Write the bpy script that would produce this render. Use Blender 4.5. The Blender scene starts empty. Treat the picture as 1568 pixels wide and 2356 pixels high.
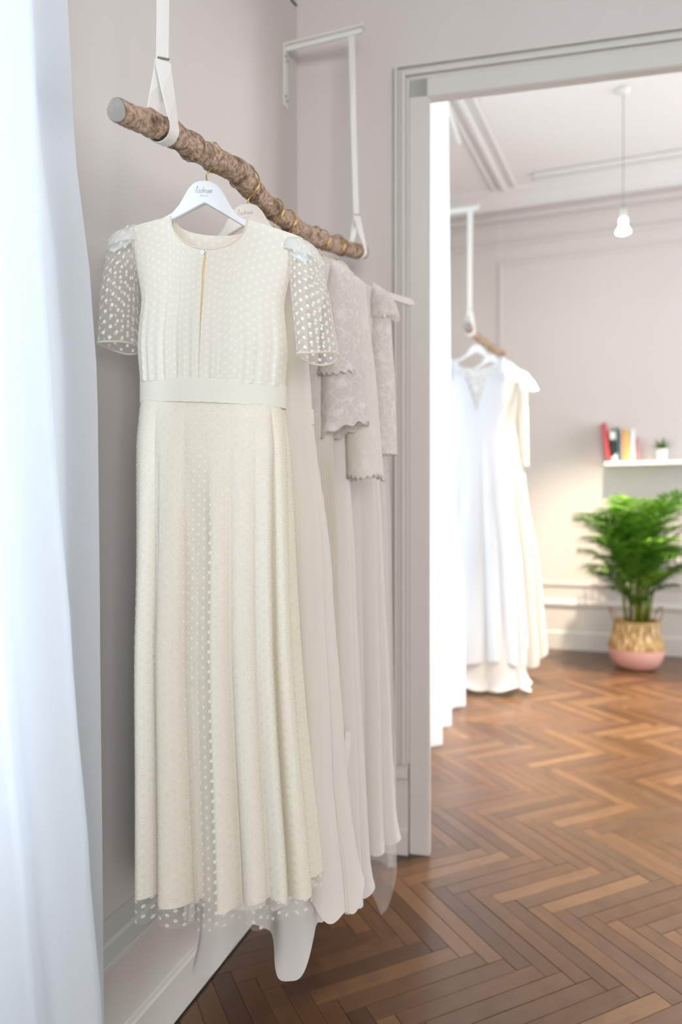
import bpy, math, random
from mathutils import Vector, Matrix
random.seed(7)
PI = math.pi
S = bpy.context.scene
COL = S.collection
sin, cos = math.sin, math.cos

# ---------------------------------------------------------------- camera
FPX, CX, CY, HC = 1571.0, 784.0, 1178.0, 1.2      # focal length in pixels of the 1568x2356 frame, camera height
cam_d = bpy.data.cameras.new('camera')
cam = bpy.data.objects.new('camera', cam_d); COL.objects.link(cam)
cam.location = (0, 0, HC); cam.rotation_euler = (PI / 2, 0, 0)
cam_d.sensor_fit = 'VERTICAL'; cam_d.sensor_height = 36.0; cam_d.lens = 36.0 * FPX / 2356.0
cam_d.clip_start = 0.02
cam_d.dof.use_dof = True; cam_d.dof.focus_distance = 1.3; cam_d.dof.aperture_fstop = 1.9
S.camera = cam
# ---------------------------------------------------------------- world, lights, exposure
W = bpy.data.worlds.new('world'); S.world = W; W.use_nodes = True
bg = W.node_tree.nodes['Background']; bg.inputs[0].default_value = (0.72, 0.86, 1.0, 1); bg.inputs[1].default_value = 1.0
S.view_settings.view_transform = 'Standard'; S.view_settings.look = 'None'
S.cycles.max_bounces = 5; S.cycles.diffuse_bounces = 3; S.cycles.glossy_bounces = 2; S.cycles.transmission_bounces = 3; S.cycles.transparent_max_bounces = 9
S.view_settings.exposure = 0.07; S.view_settings.gamma = 1.0; S.view_settings.use_curve_mapping = False
# frame of the left wall: d runs along the wall away from the viewer, n points into the room
TH = math.radians(19.3)
D = Vector((sin(TH), cos(TH), 0)); N = Vector((cos(TH), -sin(TH), 0)); O = Vector((-1.0343, 0, 0)); UP = Vector((0, 0, 1))
def WP(s, t, z): return O + D * s + N * t + UP * z
def area(name, loc, aim, sx, sy, power, color):
    l = bpy.data.lights.new(name, 'AREA'); l.shape = 'RECTANGLE'; l.size = sx; l.size_y = sy; l.energy = power; l.color = color
    o = bpy.data.objects.new(name, l); COL.objects.link(o); o.location = loc
    o.rotation_euler = (-Vector(aim)).to_track_quat('Z', 'Y').to_euler()
    return o
area('daylight_front_window', WP(-0.1, -0.45, 1.8), N, 2.7, 2.0, 132, (0.68, 0.84, 1.0))
area('rear_fill_light', (1.0, -2.95, 1.62), (0, 1, 0), 2.2, 1.7, 128, (0.995, 0.985, 0.97))  # added unseen source behind the camera, fills the dress fronts
area('daylight_next_room_window', WP(4.45, -0.65, 2.0), N, 1.7, 3.2, 56, (0.76, 0.88, 1.0))
area('next_room_side_fill', (4.9, 3.6, 2.1), (-1, 0.1, 0), 2.0, 2.6, 125, (0.97, 0.985, 1.0))  # unseen side light at the right of the next room, brightens it

# ================================================================ helpers
def srgb(r, g, b):
    f = lambda c: (c / 255 / 12.92) if c / 255 <= 0.04045 else ((c / 255 + 0.055) / 1.055) ** 2.4
    return (f(r), f(g), f(b), 1.0)
def lerp(a, b, t): return a + (b - a) * t
def sst(a, b, x):
    x = max(0.0, min(1.0, (x - a) / (b - a))); return x * x * (3 - 2 * x)
def table(pts):
    def f(x):
        if x >= pts[0][0] and x >= pts[-1][0] and pts[0][0] > pts[-1][0]: 
            if x >= pts[0][0]: return pts[0][1]
        for (x0, y0), (x1, y1) in zip(pts, pts[1:]):
            if min(x0, x1) <= x <= max(x0, x1):
                t = (x - x0) / (x1 - x0); t = t * t * (3 - 2 * t) * 0.5 + t * 0.5
                return lerp(y0, y1, t)
        return pts[0][1] if abs(x - pts[0][0]) < abs(x - pts[-1][0]) else pts[-1][1]
    return f
def catmull(P, n=8):
    P = [Vector(p) for p in P]; out = []
    Q = [P[0] * 2 - P[1]] + P + [P[-1] * 2 - P[-2]]
    for i in range(1, len(Q) - 2):
        for k in range(n):
            t = k / n
            a, b, c, d = Q[i - 1], Q[i], Q[i + 1], Q[i + 2]
            out.append(0.5 * ((2 * b) + (c - a) * t + (2 * a - 5 * b + 4 * c - d) * t * t + (3 * b - a - 3 * c + d) * t ** 3))
    out.append(P[-1]); return out

class MB:
    def __init__(self): self.v = []; self.f = []; self.uv = {}; self.smooth = []
    def add(self, pts):
        b = len(self.v); self.v += [tuple(p) for p in pts]; return b
    def face(self, idx, uv=None, smooth=False):
        if uv: self.uv[len(self.f)] = uv
        self.f.append(tuple(idx)); self.smooth.append(smooth)
    def box(self, c, ax, ay, az):
        """centre c and the three full edge vectors"""
        c, ax, ay, az = Vector(c), Vector(ax) / 2, Vector(ay) / 2, Vector(az) / 2
        b = self.add([c + ax * i + ay * j + az * k for k in (-1, 1) for j in (-1, 1) for i in (-1, 1)])
        fl = ax.cross(ay).dot(az) < 0
        for q in ((0, 2, 3, 1), (4, 5, 7, 6), (0, 1, 5, 4), (2, 6, 7, 3), (0, 4, 6, 2), (1, 3, 7, 5)):
            self.face([b + i for i in (q[::-1] if fl else q)])
        return self
    def wbox(self, s0, s1, t0, t1, z0, z1):
        return self.box(WP((s0 + s1) / 2, (t0 + t1) / 2, (z0 + z1) / 2), D * (s1 - s0), N * (t1 - t0), UP * (z1 - z0))
    def tube(self, path, rad, n=10, cap=True, smooth=True):
        path = [Vector(p) for p in path]; m = len(path)
        if not hasattr(rad, '__len__'): rad = [rad] * m
        ref = None; rings = []
        for i, p in enumerate(path):
            tg = (path[min(i + 1, m - 1)] - path[max(i - 1, 0)]).normalized()
            if ref is None:
                ref = tg.cross(Vector((0.31, 0.2, 0.93)) if abs(tg.z) < 0.9 else Vector((1, 0, 0))).normalized()
            ref = (ref - tg * ref.dot(tg)).normalized(); bi = tg.cross(ref)
            rings.append(self.add([p + (ref * cos(2 * PI * k / n) + bi * sin(2 * PI * k / n)) * rad[i] for k in range(n)]))
        for i in range(m - 1):
            a, b = rings[i], rings[i + 1]
            for k in range(n):
                self.face((a + k, a + (k + 1) % n, b + (k + 1) % n, b + k), None, smooth)
        if cap:
            self.face([rings[0] + k for k in range(n)][::-1]); self.face([rings[-1] + k for k in range(n)])
        return self
    def lathe(self, prof, n=24, c=(0, 0, 0), smooth=True):
        rings = [self.add([(c[0] + r * cos(2 * PI * k / n), c[1] + r * sin(2 * PI * k / n), c[2] + z) for k in range(n)]) for r, z in prof]
        for a, b in zip(rings, rings[1:]):
            for k in range(n): self.face((a + k, a + (k + 1) % n, b + (k + 1) % n, b + k), None, smooth)
        return self
    def grid(self, rows, closed=False, uvs=None, smooth=True):
        """rows of points; uv in metres measured along the cloth"""
        R, C = len(rows), len(rows[0]); b = self.add([p for r in rows for p in r])
        if uvs is None:
            uvs = []
            mid = rows[R // 2]
            acc = [0.0]
            for i in range(1, C): acc.append(acc[-1] + (Vector(mid[i]) - Vector(mid[i - 1])).length)
            if closed: acc.append(acc[-1] + (Vector(mid[0]) - Vector(mid[-1])).length)
            vv = [0.0]
            for j in range(1, R): vv.append(vv[-1] + (Vector(rows[j][C // 2]) - Vector(rows[j - 1][C // 2])).length)
            uvs = lambda j, i: (acc[i], vv[j])
        for j in range(R - 1):
            for i in range(C if closed else C - 1):
                i2 = (i + 1) % C
                self.face((b + j * C + i, b + (j + 1) * C + i, b + (j + 1) * C + i2, b + j * C + i2),
                          [uvs(j, i), uvs(j + 1, i), uvs(j + 1, i + 1), uvs(j, i + 1)], smooth)
        return self
    def prism(self, outline, fx, fy, fz, o, thick):
        """2D outline (counter-clockwise) extruded by thick along fz (centred)"""
        o, fx, fy, fz = Vector(o), Vector(fx), Vector(fy), Vector(fz); n = len(outline)
        a = self.add([o + fx * x + fy * y - fz * thick / 2 for x, y in outline]); b = self.add([o + fx * x + fy * y + fz * thick / 2 for x, y in outline])
        self.face([a + i for i in range(n)][::-1]); self.face([b + i for i in range(n)])
        for i in range(n):
            k = (i + 1) % n; self.face((a + i, a + k, b + k, b + i))
        return self
    def mesh(self, name):
        me = bpy.data.meshes.new(name); me.from_pydata(self.v, [], self.f); 
        if self.uv:
            ul = me.uv_layers.new(name='cloth'); li = 0
            for fi, p in enumerate(self.f):
                u = self.uv.get(fi)
                for k in range(len(p)):
                    if u: ul.data[li].uv = u[k]
                    li += 1
        me.polygons.foreach_set('use_smooth', self.smooth); me.update(); return me
    def build(self, name, mat, parent=None, bevel=0.0, seg=2, solid=0.0):
        o = bpy.data.objects.new(name, self.mesh(name)); COL.objects.link(o); o.data.materials.append(mat)
        if parent: o.parent = parent
        if solid:
            m = o.modifiers.new('s', 'SOLIDIFY'); m.thickness = solid; m.offset = 0
        if bevel:
            m = o.modifiers.new('b', 'BEVEL'); m.width = bevel; m.segments = seg; m.limit_method = 'ANGLE'; m.angle_limit = 0.6
        return o
def tag(o, label, cat, group=None, kind=None):
    o['label'] = label; o['category'] = cat
    if group: o['group'] = group
    if kind: o['kind'] = kind
    return o
def struct(o, label=None):
    o['kind'] = 'structure'
    if label: o['label'] = label
    return o
def empty(name, loc, rz=0.0):
    o = bpy.data.objects.new(name, None); COL.objects.link(o); o.location = loc; o.rotation_euler = (0, 0, rz); o.empty_display_size = 0.05; return o
def ray_t(px, py, t):
    """the point seen at a pixel in the vertical plane that runs parallel to the left wall at distance t"""
    c = (px - CX) / FPX
    # N.(P-O)=t, P=(cY,Y)
    Y = (t + N.x * O.x) / (N.x * c + N.y)
    return Vector((c * Y, Y, HC + (CY - py) / FPX * Y))

# ================================================================ materials
def newmat(name):
    m = bpy.data.materials.new(name); m.use_nodes = True; nt = m.node_tree
    return m, nt, nt.nodes['Principled BSDF'], nt.nodes['Material Output']
def nd(nt, typ, **kw):
    n = nt.nodes.new(typ)
    for k, v in kw.items(): setattr(n, k, v)
    return n
def math_n(nt, op, a, b=None, c=None):
    n = nd(nt, 'ShaderNodeMath', operation=op)
    for i, x in enumerate((a, b, c)):
        if x is None: continue
        if isinstance(x, (int, float)): n.inputs[i].default_value = x
        else: nt.links.new(x, n.inputs[i])
    return n.outputs[0]
def simple(name, col, rough=0.5, metal=0.0, var=0.04, scale=30.0, bump=0.0, emit=0.0, spec=0.5):
    m, nt, p, out = newmat(name)
    tc = nd(nt, 'ShaderNodeTexCoord'); nz = nd(nt, 'ShaderNodeTexNoise'); nz.inputs['Scale'].default_value = scale; nz.inputs['Detail'].default_value = 4
    nt.links.new(tc.outputs['Object'], nz.inputs['Vector'])
    mx = nd(nt, 'ShaderNodeMix', data_type='RGBA'); nt.links.new(nz.outputs['Fac'], mx.inputs['Factor'])
    mx.inputs[6].default_value = tuple(c * (1 - var) for c in col[:3]) + (1,); mx.inputs[7].default_value = tuple(min(1, c * (1 + var)) for c in col[:3]) + (1,)
    nt.links.new(mx.outputs[2], p.inputs['Base Color'])
    p.inputs['Roughness'].default_value = rough; p.inputs['Metallic'].default_value = metal; p.inputs['Specular IOR Level'].default_value = spec
    if emit: 
        nt.links.new(mx.outputs[2], p.inputs['Emission Color']); p.inputs['Emission Strength'].default_value = emit
    if bump:
        b = nd(nt, 'ShaderNodeBump'); b.inputs['Strength'].default_value = bump; b.inputs['Distance'].default_value = 0.002
        nt.links.new(nz.outputs['Fac'], b.inputs['Height']); nt.links.new(b.outputs[0], p.inputs['Normal'])
    return m
def dots_fac(nt, px=0.0125, py=0.0185, r=0.0034):
    """staggered woven dots on the cloth's own UV (metres)"""
    uv = nd(nt, 'ShaderNodeUVMap', uv_map='cloth'); sp = nd(nt, 'ShaderNodeSeparateXYZ'); nt.links.new(uv.outputs[0], sp.inputs[0])
    res = []
    for off in (0.0, 0.5):
        dx = math_n(nt, 'MULTIPLY', math_n(nt, 'SUBTRACT', math_n(nt, 'FRACT', math_n(nt, 'ADD', math_n(nt, 'DIVIDE', sp.outputs[0], px * 2), off)), 0.5), px * 2)
        dy = math_n(nt, 'MULTIPLY', math_n(nt, 'SUBTRACT', math_n(nt, 'FRACT', math_n(nt, 'ADD', math_n(nt, 'DIVIDE', sp.outputs[1], py), off)), 0.5), py)
        res.append(math_n(nt, 'SQRT', math_n(nt, 'ADD', math_n(nt, 'MULTIPLY', dx, dx), math_n(nt, 'MULTIPLY', dy, dy))))
    dist = math_n(nt, 'MINIMUM', res[0], res[1])
    mr = nd(nt, 'ShaderNodeMapRange'); nt.links.new(dist, mr.inputs[0])
    mr.inputs[1].default_value = r * 1.12; mr.inputs[2].default_value = r * 0.85; mr.inputs[3].default_value = 0; mr.inputs[4].default_value = 1
    return mr.outputs[0]
def lace_fac(nt, scale=38.0):
    uv = nd(nt, 'ShaderNodeUVMap', uv_map='cloth')
    nz = nd(nt, 'ShaderNodeTexNoise'); nz.inputs['Scale'].default_value = 26; nt.links.new(uv.outputs[0], nz.inputs['Vector'])
    ad = nd(nt, 'ShaderNodeMixRGB'); ad.blend_type = 'ADD'; ad.inputs[0].default_value = 0.035
    nt.links.new(uv.outputs[0], ad.inputs[1]); nt.links.new(nz.outputs['Color'], ad.inputs[2])
    vo = nd(nt, 'ShaderNodeTexVoronoi', feature='DISTANCE_TO_EDGE'); vo.inputs['Scale'].default_value = scale; nt.links.new(ad.outputs[0], vo.inputs['Vector'])
    v2 = nd(nt, 'ShaderNodeTexVoronoi', feature='F1'); v2.inputs['Scale'].default_value = scale * 0.6; nt.links.new(ad.outputs[0], v2.inputs['Vector'])
    mr = nd(nt, 'ShaderNodeMapRange'); nt.links.new(vo.outputs['Distance'], mr.inputs[0]); mr.inputs[1].default_value = 0.02; mr.inputs[2].default_value = 0.07; mr.inputs[3].default_value = 1; mr.inputs[4].default_value = 0
    m2 = nd(nt, 'ShaderNodeMapRange'); nt.links.new(v2.outputs['Distance'], m2.inputs[0]); m2.inputs[1].default_value = 0.22; m2.inputs[2].default_value = 0.32; m2.inputs[3].default_value = 1; m2.inputs[4].default_value = 0
    return math_n(nt, 'MAXIMUM', mr.outputs[0], m2.outputs[0])
def cloth(name, col, trans=0.35, alpha=1.0, pattern=None, pcol=None, palpha=1.0, weave=900.0, bump=0.25, tcol=None, relief=True):
    """fabric: diffuse + translucent, optional see-through ground with a woven pattern"""
    m, nt, p, out = newmat(name); nt.nodes.remove(p)
    df = nd(nt, 'ShaderNodeBsdfDiffuse'); tr = nd(nt, 'ShaderNodeBsdfTranslucent'); mx = nd(nt, 'ShaderNodeMixShader'); mx.inputs[0].default_value = trans
    df.inputs['Color'].default_value = col; tr.inputs['Color'].default_value = tcol or col
    nt.links.new(df.outputs[0], mx.inputs[1]); nt.links.new(tr.outputs[0], mx.inputs[2])
    tc = nd(nt, 'ShaderNodeTexCoord'); nz = nd(nt, 'ShaderNodeTexNoise'); nz.inputs['Scale'].default_value = weave; nt.links.new(tc.outputs['Object'], nz.inputs['Vector'])
    fac = None
    if pattern: fac = pattern(nt)
    if bump:
        b = nd(nt, 'ShaderNodeBump'); b.inputs['Strength'].default_value = bump; b.inputs['Distance'].default_value = 0.0008
        nt.links.new(math_n(nt, 'ADD', nz.outputs['Fac'], fac) if fac is not None and relief else nz.outputs['Fac'], b.inputs['Height'])
        nt.links.new(b.outputs[0], df.inputs['Normal'])
    if fac is not None:
        cm = nd(nt, 'ShaderNodeMix', data_type='RGBA'); cm.inputs[6].default_value = col; cm.inputs[7].default_value = pcol or col
        nt.links.new(fac, cm.inputs['Factor']); nt.links.new(cm.outputs[2], df.inputs['Color'])
    last = mx.outputs[0]
    if alpha < 1.0:
        tp = nd(nt, 'ShaderNodeBsdfTransparent'); m2 = nd(nt, 'ShaderNodeMixShader')
        nt.links.new(tp.outputs[0], m2.inputs[1]); nt.links.new(last, m2.inputs[2])
        if fac is not None:
            mr = nd(nt, 'ShaderNodeMapRange'); nt.links.new(fac, mr.inputs[0]); mr.inputs[3].default_value = alpha; mr.inputs[4].default_value = palpha
            nt.links.new(mr.outputs[0], m2.inputs[0])
        else: m2.inputs[0].default_value = alpha
        last = m2.outputs[0]
    nt.links.new(last, out.inputs['Surface']); return m

def wood_floor_mat():
    m, nt, p, out = newmat('oak_parquet')
    oi = nd(nt, 'ShaderNodeObjectInfo'); ge = nd(nt, 'ShaderNodeNewGeometry'); tc = nd(nt, 'ShaderNodeTexCoord')
    rnd = math_n(nt, 'FRACT', math_n(nt, 'ADD', oi.outputs['Random'], math_n(nt, 'MULTIPLY', ge.outputs['Random Per Island'], 7.31)))
    cmb = nd(nt, 'ShaderNodeCombineXYZ'); nt.links.new(math_n(nt, 'MULTIPLY', rnd, 37.0), cmb.inputs[2])
    va = nd(nt, 'ShaderNodeVectorMath', operation='ADD'); uv = nd(nt, 'ShaderNodeUVMap', uv_map='cloth')
    nt.links.new(uv.outputs[0], va.inputs[0]); nt.links.new(cmb.outputs[0], va.inputs[1])
    mp = nd(nt, 'ShaderNodeMapping'); mp.inputs['Scale'].default_value = (6, 110, 1); nt.links.new(va.outputs[0], mp.inputs[0])
    gr = nd(nt, 'ShaderNodeTexNoise'); gr.inputs['Scale'].default_value = 1.0; gr.inputs['Detail'].default_value = 6; gr.inputs['Roughness'].default_value = 0.65; nt.links.new(mp.outputs[0], gr.inputs['Vector'])
    bl = nd(nt, 'ShaderNodeTexNoise'); bl.inputs['Scale'].default_value = 16; bl.inputs['Detail'].default_value = 5; nt.links.new(va.outputs[0], bl.inputs['Vector'])
    ra = nd(nt, 'ShaderNodeValToRGB'); nt.links.new(rnd, ra.inputs[0]); e = ra.color_ramp.elements
    e[0].color = srgb(78, 51, 30); e[1].color = srgb(124, 89, 58)
    for pos, c in ((0.2, (92, 61, 36)), (0.45, (101, 68, 41)), (0.62, (92, 64, 43)), (0.8, (108, 74, 45)), (0.9, (114, 80, 50))):
        x = e.new(pos); x.color = srgb(*c)
    m1 = nd(nt, 'ShaderNodeMix', data_type='RGBA', blend_type='MULTIPLY'); m1.inputs['Factor'].default_value = 0.55
    r1 = nd(nt, 'ShaderNodeMapRange'); nt.links.new(gr.outputs['Fac'], r1.inputs[0]); r1.inputs[1].default_value = 0.3; r1.inputs[2].default_value = 0.7; r1.inputs[3].default_value = 0.62; r1.inputs[4].default_value = 1.12
    nt.links.new(ra.outputs[0], m1.inputs[6]); nt.links.new(r1.outputs[0], m1.inputs[7])
    m2 = nd(nt, 'ShaderNodeMix', data_type='RGBA', blend_type='MULTIPLY'); m2.inputs['Factor'].default_value = 0.6
    r2 = nd(nt, 'ShaderNodeMapRange'); nt.links.new(bl.outputs['Fac'], r2.inputs[0]); r2.inputs[1].default_value = 0.32; r2.inputs[2].default_value = 0.55; r2.inputs[3].default_value = 0.72; r2.inputs[4].default_value = 1.0
    nt.links.new(m1.outputs[2], m2.inputs[6]); nt.links.new(r2.outputs[0], m2.inputs[7])
    nt.links.new(m2.outputs[2], p.inputs['Base Color'])
    r3 = nd(nt, 'ShaderNodeMapRange'); nt.links.new(bl.outputs['Fac'], r3.inputs[0]); r3.inputs[3].default_value = 0.27; r3.inputs[4].default_value = 0.35
    nt.links.new(r3.outputs[0], p.inputs['Roughness']); p.inputs['Specular IOR Level'].default_value = 0.7
    b = nd(nt, 'ShaderNodeBump'); b.inputs['Strength'].default_value = 0.12; b.inputs['Distance'].default_value = 0.001
    nt.links.new(gr.outputs['Fac'], b.inputs['Height']); nt.links.new(b.outputs[0], p.inputs['Normal'])
    return m
def bark_mat():
    m, nt, p, out = newmat('bark')
    tc = nd(nt, 'ShaderNodeTexCoord')
    n1 = nd(nt, 'ShaderNodeTexNoise'); n1.inputs['Scale'].default_value = 120; n1.inputs['Detail'].default_value = 8; n1.inputs['Roughness'].default_value = 0.7
    n2 = nd(nt, 'ShaderNodeTexNoise'); n2.inputs['Scale'].default_value = 32; n2.inputs['Detail'].default_value = 4
    for n in (n1, n2): nt.links.new(tc.outputs['Object'], n.inputs['Vector'])
    r1 = nd(nt, 'ShaderNodeValToRGB'); e = r1.color_ramp.elements
    e[0].position = 0.3; e[0].color = srgb(88, 66, 52); e[1].position = 0.70; e[1].color = srgb(222, 202, 180)
    x = e.new(0.41); x.color = srgb(150, 118, 94); x = e.new(0.53); x.color = srgb(194, 166, 142)
    r2 = nd(nt, 'ShaderNodeValToRGB'); e = r2.color_ramp.elements
    e[0].position = 0.36; e[0].color = (0.22, 0.16, 0.12, 1); e[1].position = 0.5; e[1].color = (1, 1, 1, 1)
    nt.links.new(n1.outputs['Fac'], r1.inputs[0]); nt.links.new(n2.outputs['Fac'], r2.inputs[0])
    mx = nd(nt, 'ShaderNodeMix', data_type='RGBA', blend_type='MULTIPLY'); mx.inputs['Factor'].default_value = 0.8
    nt.links.new(r1.outputs[0], mx.inputs[6]); nt.links.new(r2.outputs[0], mx.inputs[7]); nt.links.new(mx.outputs[2], p.inputs['Base Color'])
    p.inputs['Roughness'].default_value = 0.85
    b = nd(nt, 'ShaderNodeBump'); b.inputs['Strength'].default_value = 0.7; b.inputs['Distance'].default_value = 0.003
    nt.links.new(n1.outputs['Fac'], b.inputs['Height']); nt.links.new(b.outputs[0], p.inputs['Normal'])
    return m
def basket_mat():
    m, nt, p, out = newmat('woven_seagrass')
    tc = nd(nt, 'ShaderNodeTexCoord'); sp = nd(nt, 'ShaderNodeSeparateXYZ'); nt.links.new(tc.outputs['Object'], sp.inputs[0])
    an = math_n(nt, 'ARCTAN2', sp.outputs[1], sp.outputs[0])
    cb = nd(nt, 'ShaderNodeCombineXYZ'); nt.links.new(math_n(nt, 'MULTIPLY', an, 7.0), cb.inputs[0]); nt.links.new(math_n(nt, 'MULTIPLY', sp.outputs[2], 14.0), cb.inputs[1])
    nz = nd(nt, 'ShaderNodeTexNoise'); nz.inputs['Scale'].default_value = 1.0; nz.inputs['Detail'].default_value = 3; nt.links.new(cb.outputs[0], nz.inputs['Vector'])
    r = nd(nt, 'ShaderNodeValToRGB'); e = r.color_ramp.elements
    e[0].position = 0.35; e[0].color = srgb(146, 116, 72); e[1].position = 0.7; e[1].color = srgb(236, 214, 166); x = e.new(0.52); x.color = srgb(190, 154, 104)
    nt.links.new(nz.outputs['Fac'], r.inputs[0]); nt.links.new(r.outputs[0], p.inputs['Base Color']); p.inputs['Roughness'].default_value = 0.8
    w = math_n(nt, 'SINE', math_n(nt, 'MULTIPLY', sp.outputs[2], 700.0)); b = nd(nt, 'ShaderNodeBump'); b.inputs['Strength'].default_value = 0.5; b.inputs['Distance'].default_value = 0.003
    nt.links.new(w, b.inputs['Height']); nt.links.new(b.outputs[0], p.inputs['Normal'])
    return m
def blotch_mat(name, a, b, scale, pos):
    m, nt, p, out = newmat(name); tc = nd(nt, 'ShaderNodeTexCoord'); nz = nd(nt, 'ShaderNodeTexNoise'); nz.inputs['Scale'].default_value = scale; nz.inputs['Detail'].default_value = 2
    nt.links.new(tc.outputs['Object'], nz.inputs['Vector']); r = nd(nt, 'ShaderNodeValToRGB'); e = r.color_ramp.elements
    e[0].position = pos - 0.03; e[0].color = a; e[1].position = pos + 0.03; e[1].color = b
    nt.links.new(nz.outputs['Fac'], r.inputs[0]); nt.links.new(r.outputs[0], p.inputs['Base Color']); p.inputs['Roughness'].default_value = 0.5
    return m

M = dict(
    wall=simple('wall_paint', srgb(216, 209, 204), 0.7, var=0.012, scale=6, bump=0.04),
    trim=simple('trim_paint', srgb(216, 211, 204), 0.42, var=0.015, scale=12, bump=0.03),
    ceiling=simple('ceiling_paint', srgb(236, 232, 230), 0.6, var=0.01, scale=5),
    floor=wood_floor_mat(),
    gap=simple('dark_joint', srgb(40, 26, 17), 0.9),
    bark=bark_mat(), cut=simple('cut_wood', srgb(150, 142, 134), 0.6, var=0.25, scale=90, bump=0.4),
    strap=simple('white_leather', srgb(236, 232, 226), 0.5, var=0.02, bump=0.05),
    stitch=simple('stitching', srgb(190, 186, 178), 0.8),
    metalw=simple('white_lacquered_metal', srgb(236, 234, 228), 0.35, var=0.01),
    screw=simple('screw_metal', srgb(120, 118, 112), 0.4, 0.6),
    brass=simple('brass_wire', srgb(212, 172, 98), 0.25, 1.0, var=0.03),
    hanger=simple('white_hanger_lacquer', srgb(240, 241, 243), 0.35, var=0.008),
    hangerc=simple('cream_hanger_lacquer', srgb(238, 230, 218), 0.4, var=0.01),
    ink=simple('grey_lettering', srgb(172, 170, 178), 0.6), inkp=simple('pink_lettering', srgb(214, 176, 180), 0.6),
    cream=cloth('cream_crepe', srgb(250, 244, 230), 0.24, bump=0.2, tcol=srgb(252, 232, 198)),
    dotbody=cloth('dotted_tulle_on_cream', srgb(241, 235, 222), 0.2, pattern=lambda nt: dots_fac(nt), pcol=srgb(248, 244, 232), bump=0.35, tcol=srgb(250, 232, 200), relief=False),
    dotnet=cloth('sheer_dotted_tulle', srgb(252, 247, 234), 0.45, alpha=0.16, pattern=lambda nt: dots_fac(nt), pcol=srgb(254, 251, 243), palpha=0.85, bump=0.3, relief=False),
    dotsleeve=cloth('sheer_dotted_sleeve_tulle', srgb(250, 245, 232), 0.4, alpha=0.2, pattern=lambda nt: dots_fac(nt), pcol=srgb(255, 253, 246), palpha=0.95, bump=0.3, relief=False),
    edge=cloth('tulle_hem_band', srgb(252, 246, 230), 0.4, alpha=0.6),
    cap=cloth('white_sleeve_lining', srgb(248, 248, 244), 0.35, alpha=0.75),
    satin=cloth('ivory_waistband', srgb(243, 238, 224), 0.2, bump=0.1),
    facing=cloth('tan_facing', srgb(246, 226, 188), 0.2, bump=0.1),
    peach=cloth('peach_ivory_crepe', srgb(247, 240, 231), 0.25, bump=0.15, tcol=srgb(248, 232, 212)),
    under=cloth('white_organza', srgb(238, 234, 228), 0.35, bump=0.1),
    laced=cloth('blush_lace', srgb(244, 237, 230), 0.35, alpha=0.86, pattern=lambda nt: lace_fac(nt), pcol=srgb(252, 247, 241), palpha=0.98, bump=0.6),
    laceopaque=cloth('blush_lace_on_lining', srgb(244, 237, 229), 0.3, pattern=lambda nt: lace_fac(nt, 30), pcol=srgb(251, 245, 237), bump=0.6),
    blush=cloth('blush_chiffon', srgb(246, 240, 234), 0.3, bump=0.12, tcol=srgb(247, 232, 216)),
    ivory=cloth('ivory_pleated_chiffon', srgb(240, 232, 220), 0.3, bump=0.12),
    tulle=cloth('sheer_tulle', srgb(240, 234, 228), 0.4, alpha=0.3, bump=0.0),
    gown=cloth('white_gown_chiffon', srgb(238, 240, 243), 0.3, bump=0.1), gown2=cloth('cream_gown_chiffon', srgb(240, 236, 227), 0.3, bump=0.1),
    gownlace=cloth('white_gown_lace', srgb(240, 238, 232), 0.35, alpha=0.7, pattern=lambda nt: lace_fac(nt, 26), pcol=srgb(250, 250, 248), palpha=1.0, bump=0.4),
    curtain=cloth('white_voile', srgb(244, 247, 250), 0.55, alpha=0.92, bump=0.05),
    curtain2=cloth('white_voile_panel', srgb(246, 248, 250), 0.55, alpha=0.95, bump=0.05),
    leaf=None, soil=simple('potting_soil', srgb(52, 38, 28), 0.95, var=0.3, bump=0.6),
    basket=basket_mat(), pink=simple('pink_painted_weave', srgb(228, 176, 164), 0.45, var=0.06, scale=60, bump=0.35),
    cane=simple('palm_cane', srgb(118, 128, 40), 0.5, var=0.25, scale=25),
    cord=simple('grey_cord', srgb(150, 148, 146), 0.6), brassdark=simple('lamp_socket', srgb(220, 218, 212), 0.35),
    bulb=simple('lit_bulb_glass', srgb(255, 246, 226), 0.3, emit=14.0),
    shelf=simple('white_shelf', srgb(244, 246, 247), 0.35, var=0.01),
    pages=simple('paper_pages', srgb(240, 236, 228), 0.8, var=0.04, scale=200),
    glass=simple('window_glass', srgb(235, 245, 250), 0.05), dark=simple('dark_cable', srgb(60, 66, 58), 0.6),
    potw=simple('white_ceramic', srgb(240, 240, 242), 0.3),
)
def leaf_mat():
    m, nt, p, out = newmat('palm_leaf'); oi = nd(nt, 'ShaderNodeObjectInfo'); ge = nd(nt, 'ShaderNodeNewGeometry')
    rnd = math_n(nt, 'FRACT', math_n(nt, 'ADD', oi.outputs['Random'], math_n(nt, 'MULTIPLY', ge.outputs['Random Per Island'], 0.6)))
    r = nd(nt, 'ShaderNodeValToRGB'); e = r.color_ramp.elements; e[0].color = srgb(46, 88, 18); e[1].color = srgb(132, 176, 66); x = e.new(0.55); x.color = srgb(78, 128, 30)
    nt.links.new(rnd, r.inputs[0]); nt.links.new(r.outputs[0], p.inputs['Base Color']); p.inputs['Roughness'].default_value = 0.38
    tr = nd(nt, 'ShaderNodeBsdfTranslucent'); nt.links.new(r.outputs[0], tr.inputs[0]); mx = nd(nt, 'ShaderNodeMixShader'); mx.inputs[0].default_value = 0.3
    nt.links.new(p.outputs[0], mx.inputs[1]); nt.links.new(tr.outputs[0], mx.inputs[2]); nt.links.new(mx.outputs[0], out.inputs['Surface'])
    return m
M['leaf'] = leaf_mat()

# ================================================================ the setting
CEIL1, CEIL2 = 3.75, 4.06
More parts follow.
